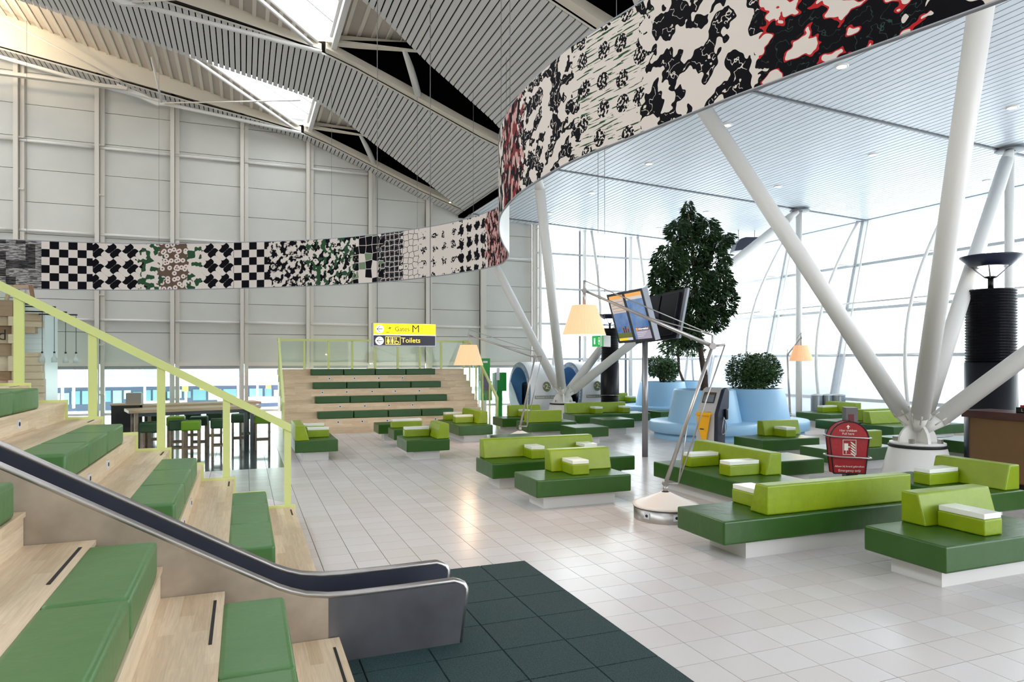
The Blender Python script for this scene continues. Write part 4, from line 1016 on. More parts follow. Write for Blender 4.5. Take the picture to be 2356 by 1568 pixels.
# ================================================================== SIGNS
YEL = mat('sign_yellow_lit', (255, 240, 0), .5, emit=(255, 232, 0), estr=.9); SDARK = mat('sign_dark', (48, 46, 62), .5)
SWHITE = mat('sign_white_lit', (255, 255, 255), .5, emit=(255, 255, 255), estr=.8); SBLK = mat('sign_black', (20, 8, 10), .6); SBRN = mat('sign_text_brown', (110, 80, 0), .6); SYT = mat('sign_yellow_text', (255, 225, 90), .5, emit=(255, 220, 80), estr=.6)
A = atY(857, 742, 13.5); Bp = atY(1003, 797, 13.5)
W_ = Bp.x - A.x; Hh = A.z - Bp.z; cxs, czs = (A.x + Bp.x) / 2, (A.z + Bp.z) / 2
sg = thing('hanging_sign', 'lit yellow and dark hanging sign reading Gates M and Toilets', 'sign', (cxs, 13.5, Bp.z))
part('housing', SILVER, sg, 'box', A.x, Bp.x, 13.5, 13.62, Bp.z, A.z)
part('top_panel', YEL, sg, 'box', A.x + .025, Bp.x - .012, 13.49, 13.5, czs + .004, A.z - .012)
part('light_gap', SWHITE, sg, 'box', A.x + .02, Bp.x - .012, 13.492, 13.5, czs - .012, czs + .004)
part('bottom_panel', SDARK, sg, 'box', A.x + .028, Bp.x - .02, 13.49, 13.5, Bp.z + .02, czs - .012)
def SM(px, py, y=13.486): p = atY(px, py, 13.5); return Matrix.Translation((p.x, y, p.z)) @ Matrix.Rotation(PI / 2, 4, 'X')
sx = W_ / 146
for py in (756.5, 783.5):
    b = MB(); p = atY(873, py, 13.5); b.tube((p.x, 13.49, p.z), (p.x, 13.483, p.z), 9.3 * sx, n=28); b.build('arrow_disc', SWHITE, sg)
    b = MB(); M = Matrix.Translation((p.x, 13.481, p.z)) @ Matrix.Rotation(PI / 2, 4, 'X'); a_ = sx
    b.box(-5 * a_, 7 * a_, -.7 * a_, .7 * a_, 0, .002, M)
    for sgn in (1, -1):
        b.add([(-7 * a_, 0, 0), (-5.2 * a_, 0, 0), (2.2 * a_, 6.8 * a_ * sgn, 0), (0.2 * a_, 6.8 * a_ * sgn, 0)], [(0, 1, 2, 3)], Matrix.Translation((0, -.0025, 0)) @ M)
    b.build('arrow', SBLK, sg)
lettering('Gates', 14.5 * sx, SM(925, 757), SBRN, sg, bold=.003); lettering('M', 24 * sx, SM(956, 757), mat('sign_maroon', (70, 10, 14), .6), sg)
lettering('Toilets', 16 * sx, SM(945, 783), SYT, sg, bold=.005)
b = MB(); p = atY(897, 754, 13.5); M = Matrix.Translation((p.x, 13.484, p.z)) @ Matrix.Rotation(PI / 2, 4, 'X') @ Matrix.Rotation(.25, 4, 'Z'); a_ = sx
b.box(-4.5 * a_, 4.5 * a_, -.6 * a_, .6 * a_, 0, .001, M); b.add([(-1 * a_, 0, .001), (1.4 * a_, 0, .001), (-1.2 * a_, -4 * a_, .001), (-2.2 * a_, -4 * a_, .001)], [(0, 1, 2, 3)], M); b.add([(-1 * a_, 0, .001), (1.2 * a_, 0, .001), (-.6 * a_, 3 * a_, .001), (-1.6 * a_, 3 * a_, .001)], [(0, 1, 2, 3)], M); b.add([(-4.5 * a_, 0, .001), (-3.4 * a_, 0, .001), (-5 * a_, 2 * a_, .001)], [(0, 1, 2)], M)
p2 = atY(892, 764, 13.5); b.box(p2.x - 4 * a_, p2.x + 4 * a_, 13.482, 13.484, p2.z - .7 * a_, p2.z + .7 * a_); b.build('plane_symbol', SBRN, sg)
p = atY(904, 783, 13.5); b = MB()
for (x0, x1, z0, z1) in ((-17, 17, 8, 9.2), (-17, 17, -9.2, -8), (-17, -16, -9, 9), (16, 17, -9, 9), (-6.5, -5.8, -8, 8), (2.5, 3.2, -8, 8)): b.box(p.x + x0 * a_, p.x + x1 * a_, 13.484, 13.49, p.z + z0 * a_, p.z + z1 * a_)
for cx_ in (-11, -1.7):
    b.tube((p.x + cx_ * a_, 13.49, p.z + 6 * a_), (p.x + cx_ * a_, 13.484, p.z + 6 * a_), 1.6 * a_, n=12)
    w1 = 3.2 if cx_ < -5 else 2.4
    b.add([(p.x + (cx_ - 2) * a_, 13.484, p.z + 4 * a_), (p.x + (cx_ + 2) * a_, 13.484, p.z + 4 * a_), (p.x + (cx_ + w1) * a_, 13.484, p.z - 2 * a_), (p.x + (cx_ + 1.2) * a_, 13.484, p.z - 7.5 * a_), (p.x + (cx_ - 1.2) * a_, 13.484, p.z - 7.5 * a_), (p.x + (cx_ - w1) * a_, 13.484, p.z - 2 * a_)], [(0, 1, 2, 3, 4, 5)])
b.tube((p.x + 7 * a_, 13.49, p.z + 5.5 * a_), (p.x + 7 * a_, 13.484, p.z + 5.5 * a_), 1.5 * a_, n=12)
b.box(p.x + 6.3 * a_, p.x + 7.7 * a_, 13.484, 13.49, p.z - 2 * a_, p.z + 4 * a_); b.box(p.x + 6.3 * a_, p.x + 12 * a_, 13.484, 13.49, p.z - 2.4 * a_, p.z - 1 * a_)
pts = [(p.x + 8.5 * a_ + 4 * a_ * math.cos(u), 13.486, p.z - 3.5 * a_ + 4 * a_ * math.sin(u)) for u in [2.2 + k * .38 for k in range(13)]]
b.path(pts, .6 * a_, 5); b.box(p.x + 11.5 * a_, p.x + 14 * a_, 13.484, 13.49, p.z - 5.5 * a_, p.z - 4.4 * a_)
b.build('toilet_symbols', SYT, sg)
b = MB()
for px in (868, 990): q = atY(px, 742, 13.56); b.tube((q.x, 13.56, A.z), (q.x, 13.56, prof(q.x)), .007, n=6)
b.build('cables', WIRE, sg)
# exit sign
GRN = mat('exit_green', (30, 150, 70), .5, emit=(30, 160, 80), estr=.5)
E0 = atD(1362, 784, 16.4); E1 = atD(1385, 784, 15.8); E2 = atD(1405, 784, 16.3)
zt_, zb_ = H + 57 / F * 16, H + 31 / F * 16
ex_ = thing('exit_sign', 'small green and white hanging escape route sign with an arrow', 'sign', (E1.x, E1.y, zb_))
for (a, c, m, nm) in ((E0, E1, GRN, 'green_panel'), (E1, E2, WHITE, 'white_panel')):
    b = MB(); d = Vector((c.x - a.x, c.y - a.y, 0)).normalized(); n = Vector((-d.y, d.x, 0)) * .04
    b.prism([(a.x, a.y, zb_), (c.x, c.y, zb_), (c.x, c.y, zt_), (a.x, a.y, zt_)], n); b.build(nm, m, ex_)
d = (Vector((E1.x, E1.y, 0)) - Vector((E0.x, E0.y, 0))); n = Vector((d.y, -d.x, 0)).normalized() * .004
def EM(u, v): q = E0.lerp(E1, u); return frame_M(Vector((q.x, q.y, zb_ + (zt_ - zb_) * v)) + n, d, (0, 0, 1))
M = EM(.73, .5); b = MB()
for k in range(24):
    a0, a1 = 2 * PI * k / 24, 2 * PI * (k + 1) / 24; r0, r1 = .05, .056
    b.add([(r0 * math.cos(a0), r0 * 1.5 * math.sin(a0), 0), (r1 * math.cos(a0), r1 * 1.5 * math.sin(a0), 0), (r1 * math.cos(a1), r1 * 1.5 * math.sin(a1), 0), (r0 * math.cos(a1), r0 * 1.5 * math.sin(a1), 0)], [(0, 1, 2, 3)], M)
b.box(-.035, .03, -.008, .008, 0, .001, M); b.add([(0, .035, 0), (.04, 0, 0), (0, -.035, 0)], [(0, 1, 2)], M)
M = EM(.28, .5); b.box(-.035, -.025, -.07, .07, 0, .001, M); b.box(.025, .035, -.07, .07, 0, .001, M); b.box(-.035, .035, .06, .07, 0, .001, M); b.box(-.012, .014, -.05, .03, 0, .001, M); b.box(-.02, .02, -.07, -.05, 0, .001, M)
b.build('symbol', SWHITE, ex_)
b = MB()
for px, dd in ((1376, 16.05), (1391, 15.95)): q = atD(px, 771, dd); b.tube((q.x, q.y, zt_ - .02), (q.x, q.y, rz(q.x) if q.x > 7.8 else prof(q.x)), .006, n=6)
b.build('cables', WIRE, ex_)

# ================================================================== SCREENS ON POLE
ps = thing('screen_stand', 'steel pole carrying two leaning pairs of information screens', 'screens', (8.25, 13.0, 0))
part('pole', mat('satin_steel', (150, 148, 150), .35, .8), ps, 'tube', (8.25, 13.0, 0), (8.25, 13.0, 2.55), .066, n=28)
SB = mat('screen_frame_dark', (44, 48, 60), .4)
def quadpt(Q, u, v): # Q TL TR BR BL
    return (Q[0].lerp(Q[1], u)).lerp(Q[3].lerp(Q[2], u), v)
Q = [atD(1395, 678, 15.75), atD(1476, 662, 14.65), atD(1509, 785, 14.65), atD(1424, 790, 15.75)]
Q[2] = Q[1] + Q[3] - Q[0]
nq = (Q[1] - Q[0]).cross(Q[3] - Q[0]).normalized()
if nq.dot(Vector((-S_, -C_, 0))) < 0: nq = -nq
b = MB(); b.prism(Q, -nq * .05); u1 = b.build('screen_unit', SB, ps)
side_ = [Q[1], Q[2], Q[2] - nq * .14, Q[1] - nq * .14]
b = MB(); ext = (Q[1] - Q[0]).normalized() * .02; b.prism(side_, ext); b.build('side_trim', SILVER, ps)
def patch(u0, u1_, v0, v1, col, nm, e=.55, off=.002, par=None):
    m = mat('scr_%d_%d_%d' % col, col, .25, emit=col, estr=e)
    b = MB(); b.add([quadpt(Q, u0, v0) + nq * off, quadpt(Q, u1_, v0) + nq * off, quadpt(Q, u1_, v1) + nq * off, quadpt(Q, u0, v1) + nq * off], [(0, 1, 2, 3)]); return b.build(nm, m, par or ps)
def sky_screen():
    m = bpy.data.materials.new('screen_sky'); m.use_nodes = True; g = NG(m); b = m.node_tree.nodes['Principled BSDF']
    ge = g.node('ShaderNodeNewGeometry'); no = g.node('ShaderNodeTexNoise'); no.inputs['Scale'].default_value = 2.2; no.inputs['Detail'].default_value = 4; g.n.links.new(ge.outputs['Position'], no.inputs['Vector'])
    c = g.mix(g.math('MULTIPLY', g.math('SUBTRACT', no.outputs['Fac'], .3), 1.6), lin((24, 88, 150)), lin((140, 160, 190)))
    g.n.links.new(c, b.inputs['Base Color']); g.n.links.new(c, b.inputs['Emission Color']); b.inputs['Emission Strength'].default_value = .45; b.inputs['Roughness'].default_value = .2; return m
SKYS = sky_screen()
for (u0, u1_) in ((.05, .44), (.51, .95)):
    b = MB(); b.add([quadpt(Q, u0, .05) + nq * .001, quadpt(Q, u1_, .05) + nq * .001, quadpt(Q, u1_, .95) + nq * .001, quadpt(Q, u0, .95) + nq * .001], [(0, 1, 2, 3)]); b.build('display', SKYS, u1)
patch(.05, .44, .05, .12, (214, 150, 70), 'header_bar', par=u1); patch(.51, .95, .05, .12, (214, 150, 70), 'header_bar', par=u1)
patch(.05, .44, .12, .40, (176, 164, 160), 'flight_list', par=u1); patch(.51, .95, .12, .18, (190, 180, 174), 'flight_list', par=u1)
for k in range(8): patch(.08, .42, .145 + k * .031, .151 + k * .031, (110, 96, 80) if k % 2 else (226, 180, 80), 'text_line', off=.003, par=u1)
patch(.05, .44, .80, .90, (86, 92, 40), 'meadow', par=u1); patch(.05, .30, .90, .95, (230, 190, 50), 'footer_bar', off=.003, par=u1); patch(.30, .44, .90, .95, (180, 186, 200), 'footer_bar', off=.003, par=u1)
for k in range(7): patch(.20 + k * .03, .235 + k * .03, .67 + (k % 3) * .03, .77 + (k % 2) * .03, (60, 44, 50) if k % 2 else (120, 92, 84), 'cow_picture', off=.003, par=u1)
patch(.57, .95, .72, .79, (96, 84, 96), 'info_title', off=.003, par=u1); patch(.57, .95, .79, .95, (150, 142, 158), 'info_text', off=.003, par=u1); patch(.58, .63, .73, .78, (220, 150, 60), 'info_icon', off=.004, par=u1)
M = frame_M(quadpt(Q, .78, .755) + nq * .006, Q[1] - Q[0], Q[0] - Q[3]); lettering('Information', .07, M, SWHITE, u1)
M = frame_M(quadpt(Q, .601, .755) + nq * .006, Q[1] - Q[0], Q[0] - Q[3]); lettering('i', .06, M, SBLK, u1)
for k in range(3): patch(.60, .85 - .05 * k, .82 + k * .035, .826 + k * .035, (220, 216, 226), 'text_line', off=.004, par=u1)
Q2 = [atD(1481, 684, 16.2), atD(1576, 663, 15.0), atD(1551, 787, 15.0), atD(1462, 790, 16.2)]
Q2[2] = Q2[1] + Q2[3] - Q2[0]
n2 = (Q2[1] - Q2[0]).cross(Q2[3] - Q2[0]).normalized()
if n2.dot(Vector((-S_, -C_, 0))) < 0: n2 = -n2
b = MB(); b.prism([q for q in Q2], -n2 * .04); u2 = b.build('screen_unit', mat('screen_back_dark', (26, 26, 36), .45), ps)
b = MB(); e2 = (Q2[1] - Q2[0]).normalized(); b.prism([Q2[1], Q2[2], Q2[2] + e2 * .09, Q2[1] + e2 * .09], -n2 * .06); b.build('side_trim', SILVER, ps)
for (u0, uu) in ((.1, .5), (.54, .93)):
    b = MB(); p = [Q2[0].lerp(Q2[1], u0).lerp(Q2[3].lerp(Q2[2], u0), v) for v in (.06, .92)]; q = [Q2[0].lerp(Q2[1], uu).lerp(Q2[3].lerp(Q2[2], uu), v) for v in (.06, .92)]
    b.prism([p[0], q[0], q[1], p[1]], n2 * .07); b.build('rear_housing', MATS['screen_back_dark'], u2, bevel=.01)
b = MB(); cc_ = (Q2[0] + Q2[1] + Q2[2] + Q2[3]) / 4; M = frame_M(cc_ - (Q2[1] - Q2[0]) * .15 + n2 * .08, Q2[1] - Q2[0], Q2[0] - Q2[3]); b.box(-.3, .3, -.1, .1, 0, .03, M); b.build('bracket_plate', mat('bracket_steel', (90, 92, 104), .4, .6), ps)
b = MB(); b.tube((8.25, 13, 2.5), tuple(cc_ + n2 * .06), .04); b.tube((8.25, 13, 2.5), tuple((Q[0] + Q[1] + Q[2] + Q[3]) / 4 - nq * .06), .04); b.tube((8.25, 13, 2.45), (8.25, 13, 2.85), .05); b.build('yoke', MATS['bracket_steel'], ps)

# ================================================================== BLACK AIR TOWERS WITH UPLIGHT DISH
def tower(label, X, Y, r, ribz, z1, zdish, k):
    t = thing('air_tower', label, 'tower', (X, Y, 0))
    if ribz: 
        pf = []
        for i in range(int(ribz[1] / .05)): z = ribz[0] + i * .05; pf += [(r, z), (r * 1.05, z + .02), (r, z + .04)]
        part('lower_ribs', BLACKG, t, 'lathe', pf, (X, Y, 0), 36, smooth=False)
        za = ribz[0] + ribz[1]
    else: za = 0
    part('drum', BLACKG, t, 'lathe', [(r * 1.07, za), (r * 1.07, z1), (r, z1)], (X, Y, 0), 36)
    pf = []; z = z1
    while z < zdish - .62 * k: pf += [(r, z), (r * 1.06, z + .025), (r, z + .05)]; z += .055
    pf += [(r, z), (.001, z)]
    part('ribbed_sleeve', BLACKG, t, 'lathe', pf, (X, Y, 0), 40, smooth=False)
    part('neck', BLACKG, t, 'tube', (X, Y, z), (X, Y, zdish - .32 * k), .05 * k, n=14)
    part('light_cup', mat('uplight_glow', (255, 255, 255), .4, emit=(255, 252, 240), estr=1.5), t, 'lathe', [(.05 * k, -.3 * k), (.12 * k, -.16 * k), (.24 * k, -.09 * k)], (X, Y, zdish), 24)
    part('hub', BLACKG, t, 'lathe', [(.001, -.36 * k), (.1 * k, -.33 * k), (.1 * k, -.3 * k), (.001, -.3 * k)], (X, Y, zdish), 20)
    b = MB()
    for i in range(4):
        a = i * PI / 2 + .5; b.tube((X + .08 * k * math.cos(a), Y + .08 * k * math.sin(a), zdish - .33 * k), (X + .33 * k * math.cos(a), Y + .33 * k * math.sin(a), zdish - .09 * k), .014 * k, n=6)
    b.build('dish_arms', SILVER, t)
    part('dish', mat('dish_navy', (24, 30, 52), .35), t, 'lathe', [(.2 * k, -.1 * k), (.34 * k, -.1 * k), (.53 * k, .08 * k), (.53 * k, .1 * k), (.5 * k, .1 * k), (.3 * k, -.03 * k), (.001, -.04 * k)], (X, Y, zdish), 40)
tower('large black ribbed air tower with navy dish lamp behind the counter', 13.75, 9.15, .415, None, 2.13 - 5 / F * 13.5 + .0, H + 228 / F * 13.5, 1.0)
tower('black ribbed air tower with dish lamp behind the screens by the far column', 11.86, 20.93, .298, (0, .93), 2.02, H + 100 / F * 23.8, .73)

# ================================================================== COUNTER
ct = thing('counter', 'brown bar counter with dark top at the right-hand edge behind the sofas', 'counter', (11.72, 8.2, 0))
KX = atD(2212, 942, 12.0)
BRN = mat('counter_panel', (124, 92, 54), .5, var=.05, vscale=3)
TOPB = wood_mat('dark_walnut', 'Y', (88, 52, 44), (72, 40, 34), 2, .12)
part('top', TOPB, ct, 'box', KX.x, KX.x + .75, 3.0, KX.y, KX.z - .12, KX.z)
part('kick_board', BLACK, ct, 'box', KX.x + .12, KX.x + .6, 3.05, KX.y - .12, 0, .1)
part('carcass', mat('counter_edge', (110, 70, 44), .5), ct, 'box', KX.x + .08, KX.x + .68, 3.02, KX.y - .08, .1, KX.z - .12)
y = KX.y - .1
while y > 3.2: part('panel', BRN, ct, 'box', KX.x + .065, KX.x + .08, y - .9, y - .012, .12, KX.z - .13); y -= .9
part('end_panel', BRN, ct, 'box', KX.x + .1, KX.x + .64, KX.y - .08, KX.y - .065, .12, KX.z - .13)
bx = atZ(2340, 944, KX.z)
sbx = thing('sachet_box', 'small black box of red and white sachets on the brown counter', 'box', (KX.x + .3, bx.y, KX.z))
cxb, cyb = KX.x + .28, atY(2335, 944, 7.35).y
for (x0, x1, y0, y1) in ((-.09, .09, -.13, -.12), (-.09, .09, .12, .13), (-.09, -.08, -.13, .13), (.08, .09, -.13, .13)): pass
b = MB(); 
for q in ((-.1, .1, -.15, -.14, 0, .09), (-.1, .1, .14, .15, 0, .09), (-.1, -.09, -.15, .15, 0, .09), (.09, .1, -.15, .15, 0, .09), (-.1, .1, -.15, .15, 0, .01)): b.box(cxb + q[0], cxb + q[1], cyb + q[2], cyb + q[3], KX.z + q[4], KX.z + q[5])
b.build('tray_box', BLACK, sbx)
for k in range(14):
    a = Matrix.Translation((cxb + rg.uniform(-.06, .06), cyb + rg.uniform(-.12, .12), KX.z + .09)) @ Matrix.Rotation(rg.uniform(-.5, .5), 4, 'X') @ Matrix.Rotation(rg.uniform(0, 3), 4, 'Z')
    b = MB(); b.box(-.03, .03, -.006, .006, -.04, .035, a); b.build('sachet', mat('sachet_red', (180, 30, 40), .5) if k > 4 else TRAY, sbx)
lettering('L . C', .07, frame_M((cxb - .102, cyb, KX.z + .045), (0, -1, 0), (0, 0, 1)), TRAY, sbx)

# ================================================================== RED EMERGENCY BAG ON STAND
RED = mat('red_fabric', (150, 8, 20), .55, var=.12, vscale=9, bump=.2, bscale=20); RD2 = mat('red_side', (120, 6, 16), .6)
ec = atZ(1945, 1130, 0); d0 = 10.8
ec = Vector((8.86, 8.12, 0))
es = thing('emergency_stand', 'steel stand with tall grey head holding a red fire hose bag', 'stand', (ec.x, ec.y, 0))
fwd = Vector((-S_ - .12, -C_ + .05, 0)).normalized()       # direction the bag faces
rt = Vector((-fwd.y, fwd.x, 0)); 
M = frame_M(ec, rt, (0, 0, 1))
b = MB(); b.box(.02, .2, 0, 1.375, -.30, -.12, M); b.build('post', mat('stand_grey', (96, 92, 92), .4, .3), es)
b = MB(); b.box(-.02, .3, 0, .02, -.45, .2, M); b.build('foot_plate', MATS['stand_grey'], es)
b = MB(); b.box(.06, .14, 1.15, 1.27, -.122, -.115, M); b.build('notice', mat('notice_dark_red', (96, 14, 24), .4), es)
for z in (.62, .93):
    pts = []
    for k in range(33):
        a = 2 * PI * k / 32; r = 1; pts.append(M @ Vector((.34 * math.copysign(abs(math.cos(a)) ** .6, math.cos(a)), z - .02 * math.cos(a) * 1.0, .0 + .16 * math.copysign(abs(math.sin(a)) ** .6, math.sin(a)))))
    MB().path(pts, .013, 8).build('hoop_rail', STEEL, es)
bg_ = thing('fire_hose_bag', 'red zipped emergency fire hose bag held in the steel hoops', 'bag', (ec.x, ec.y, .3))
def arch(w0, w1, z0, z1, n=14):
    pts = [(-w0, z0)]; zc = z1 - w1 * .95
    pts += [(-w1 * math.cos(PI * k / n), zc + w1 * .95 * math.sin(PI * k / n)) for k in range(n + 1)]
    return pts + [(w0, z0)]
A_ = arch(.235, .29, .36, 1.17)
b = MB(); vs = [M @ Vector((x, z, .09)) for x, z in A_] + [M @ Vector((x, z, -.09)) for x, z in A_]; n = len(A_)
b.add(vs, [tuple(range(n)), tuple(range(2 * n - 1, n - 1, -1))] + [(i, (i + 1) % n, n + (i + 1) % n, n + i) for i in range(n)]); b.build('bag_body', RED, bg_)
for zz_ in (.092, -.092): MB().path([M @ Vector((x, z, zz_)) for x, z in A_ + [A_[0]]], .011, 6).build('piping', BLACK, bg_)
WT = mat('print_white', (220, 214, 204), .6)
lettering('Alleen bij brand gebruiken', .041, M @ Matrix.Translation((0, .47, .096)), WT, bg_, bold=.004); lettering('Emergency only', .052, M @ Matrix.Translation((0, .405, .096)), WT, bg_, bold=.004)
lettering('Hier trekken', .05, M @ Matrix.Translation((-.02, 1.03, .096)), WT, bg_, bold=.004); lettering('Pull here', .05, M @ Matrix.Translation((-.02, .98, .096)), WT, bg_, bold=.004)
b = MB(); M2 = M @ Matrix.Translation((0, .77, .096)); M3 = M @ Matrix.Translation((-.02, 1.085, .096))
b.add([(-.03, 0, 0), (.03, 0, 0), (0, .035, 0)], [(0, 1, 2)], M3); b.box(-.01, .01, -.03, 0, 0, .001, M3)
b.build('arrow', WT, bg_)
for q in ((-.1, .1, .11, .118), (-.1, .1, -.118, -.11), (-.1, -.092, -.11, .11), (.092, .1, -.11, .11)): b = MB(); b.box(q[0], q[1], q[2], q[3], 0, .001, M2); b.build('frame_line', WT, bg_)
b = MB()
b.box(-.08, -.02, -.05, .06, 0, .001, M2); b.box(-.02, .01, -.005, .015, 0, .001, M2); b.box(-.055, -.045, -.1, -.05, 0, .001, M2)
b.build('hose_symbol', WT, bg_)
for k in range(5):
    z = .085 - k * .042; b = MB()
    b.add([(.01, z, 0), (.035, z - .004, 0), (.085, z - .045, 0), (.085, z - .068, 0), (.04, z - .035, 0)], [(0, 1, 2, 3, 4)], M2); b.build('flame', WT, bg_)

# ================================================================== PHONE KIOSK
kc = Vector((9.95, 12.95, 0)); kk_ = thing('phone_kiosk', 'white and yellow public phone kiosk in front of the big blue planter', 'kiosk', kc)
kf = Vector((-.907, -.396, 0)).normalized(); kr = Vector((-kf.y, kf.x, 0)); M = frame_M(kc, kr, (0, 0, 1))
GREYK = mat('kiosk_silver', (190, 188, 186), .35); NAVY = mat('kiosk_navy', (30, 36, 56), .4); YK = mat('kiosk_yellow', (246, 178, 14), .4)
sp_ = [(-.20, 0), (.16, 0), (.16, .75), (.34, 1.05), (.36, 1.42), (.26, 1.5), (.14, 1.46), (-.17, .92)]   # z depth profile (back +)
def kprof(x0, x1, m, nm, sc_=1.0):
    b = MB(); b.prism([(x0, z, -d_) for d_, z in sp_], (x1 - x0, 0, 0), M); return b.build(nm, m, kk_, bevel=.012)
kprof(-.25, .2, GREYK, 'body'); kprof(.205, .29, NAVY, 'side_shell')
dv = Vector((0, 1.46 - .92, -.31)).normalized()
Ms = M @ frame_M((-.03, 1.19, .015), (1, 0, 0), (0, .54, -.31))
b = MB(); b.box(-.15, .15, -.05, .22, .012, .02, Ms); b.build('screen_bezel', mat('kiosk_bezel', (40, 44, 52), .3), kk_)
b = MB(); b.box(-.13, .13, -.03, .2, .021, .023, Ms); b.build('screen', mat('kiosk_screen', (96, 104, 108), .25, emit=(90, 100, 104), estr=.2), kk_)
b = MB(); b.box(-.13, .13, .15, .2, .024, .025, Ms); b.build('screen_header', mat('kiosk_screen_brown', (110, 84, 60), .3), kk_)
b = MB(); b.prism([(-.19, .9, .2), (.13, .9, .2), (.11, .72, .22), (.03, .3, .205), (-.07, .3, .205), (-.17, .72, .22)], (0, 0, .06), M); b.build('yellow_front', YK, kk_, bevel=.012)
b = MB(); b.prism([(-.2, .88, .2), (.14, .88, .2), (.14, .95, .13), (-.2, .95, .13)], (0, 0, .12), M); b.build('keypad_shelf', YK, kk_, bevel=.008)
b = MB(); b.box(.0, .1, .955, .965, .16, .22, M); b.build('keypad', GREYK, kk_); b = MB(); b.box(-.1, 0, .56, .58, .28, .284, M); b.build('card_slot', BLACK, kk_)
b = MB(); b.box(-.2, .14, .02, .24, .2, .21, M); lb = b.build('yellow_notice', YK, kk_)
b = MB()
for q in ((-.19, .13, .22, .228), (-.19, .13, .03, .038), (-.19, -.182, .03, .228), (.122, .13, .03, .228)): b.box(q[0], q[1], q[2], q[3], .21, .212, M)
b.path([M @ Vector((-.03 + .11 * math.cos(u), .13 + .05 * math.sin(u), .212)) for u in [.3 + k * .25 for k in range(11)]], .008, 6); b.build('notice_print', BLACK, lb)
b = MB(); b.box(.295, .35, .78, 1.02, -.2, -.1, M); b.build('handset', BLACKG, kk_, bevel=.02)
b = MB(); b.path([M @ Vector((.33 + .02 * math.sin(t * 3), .85 - .4 * math.sin(t * 1.0), -.02 - .10 * math.sin(t * 2))) for t in [k * PI / 16 for k in range(17)]], .009, 6); b.build('cord', STEEL, kk_)

# ================================================================== MASSAGE PODS
PW = mat('pod_white', (238, 240, 242), .25); PR = mat('pod_ring_blue_grey', (130, 150, 172), .4); PI_ = mat('pod_inner_blue', (110, 170, 230), .4); OLV = mat('pod_olive', (130, 136, 92), .5); OLG = mat('pod_band', (150, 154, 142), .5)
for k, X0 in enumerate((9.08, 11.05)):
    t = thing('massage_pod', ['white massage pod with round blue opening, closest to the green box on a pole', 'white massage pod with round blue opening, partly behind the raking column'][k], 'pod', (X0, 22.5, 0))
    def ringx(rs, n=48):
        vs = []; fs = []
        for (r, x) in rs:
            for i in range(n): a = 2 * PI * i / n; vs.append((X0 + x, 22.5 + r * math.cos(a), 1.04 + r * math.sin(a)))
        for q in range(len(rs) - 1):
            for i in range(n): fs.append((q * n + i, q * n + (i + 1) % n, (q + 1) * n + (i + 1) % n, (q + 1) * n + i))
        return vs, fs
    b = MB(); b.add(*ringx([(1.02, .03), (1.03, .08), (1.03, 1.12), (.9, 1.13), (.001, 1.13)] if k == 0 else [(1.02, .03), (1.03, .08), (1.03, 1.3), (.9, 1.31), (.001, 1.31)]), smooth=True); b.build('shell', PW, t)
    b = MB(); b.add(*ringx([(.84, -.01), (1.0, 0), (1.02, .03)]), smooth=True); rg_ = b.build('ring', PR, t)
    b = MB(); b.add(*ringx([(.84, -.01), (.82, .3), (.74, .9), (.001, 1.08)]), smooth=True); b.build('inner_lining', PI_, t)
    b = MB(); b.box(X0 + .25, X0 + .85, 21.95, 22.9, .5, 1.35); b.build('seat_shell', BLACKG, t, bevel=.12)
    b = MB(); arc = [(X0 - .02, 22.5 + .83 * math.sin(u), 1.04 + .83 * math.cos(u)) for u in [1.2 + j * .16 for j in range(13)]] + [(X0 - .02, 22.5 - .42 + .5 * j, .45 + .22 * j * j) for j in (.25, .6, 1.0, 1.45)]
    b.prism(arc, (.03, 0, 0)); dr = b.build('sliding_door', mat('pod_door_pale', (206, 220, 236), .3), t)
    b = MB()
    wrd = 'MASSAGE * ' * 5
    for j, ch in enumerate(wrd):
        if ch == ' ': continue
        a = PI * .95 - j * 2 * PI / len(wrd)
        vs, fs = text_verts('•' if ch == '*' else ch, .13)
        rad = Vector((0, -math.cos(a), math.sin(a))); tan = Vector((0, -math.sin(a) * -1, math.cos(a))) 
        Mx = frame_M(Vector((X0 - .012, 22.5, 1.04)) + rad * .92, rad.cross(Vector((-1, 0, 0))) * -1 if False else Vector((-1, 0, 0)).cross(rad) * -1, rad)
        b.add(vs, fs, Mx)
    b.build('ring_lettering', PW, rg_)
    # price disc and slogan on the shell side that faces the hall
    def SH(x, z): return frame_M(Vector((x, 22.5 - math.sqrt(max(1.045 ** 2 - (z - 1.04) ** 2, 0)), z)), (1, 0, 0), (0, (z - 1.04) * .5, 1))
    xq = X0 + .62
    b = MB(); Mq = SH(xq, 1.22); b.add([(.15 * math.cos(u), .17 * math.sin(u), .004) for u in [2 * PI * i / 32 for i in range(32)]], [tuple(range(32))], Mq); b.build('price_disc', OLV, t)
    lettering('2', .24, Mq @ Matrix.Translation((0, 0, .008)), PW, t, bold=.008); lettering('€', .11, Mq @ Matrix.Translation((-.1, .01, .008)), PW, t, bold=.004); lettering(',', .2, Mq @ Matrix.Translation((.085, -.03, .008)), PW, t, bold=.006); lettering('-', .16, Mq @ Matrix.Translation((.09, .02, .008)), PW, t, bold=.006)
    b = MB(); Mq = SH(xq + .02, .86); b.box(-.46, .46, -.055, .055, .001, .006, Mq); b.build('slogan_band', OLG, t)
    lettering('Reboost in 5 minutes', .1, Mq @ Matrix.Translation((0, 0, .009)), PW, t, bold=.004)

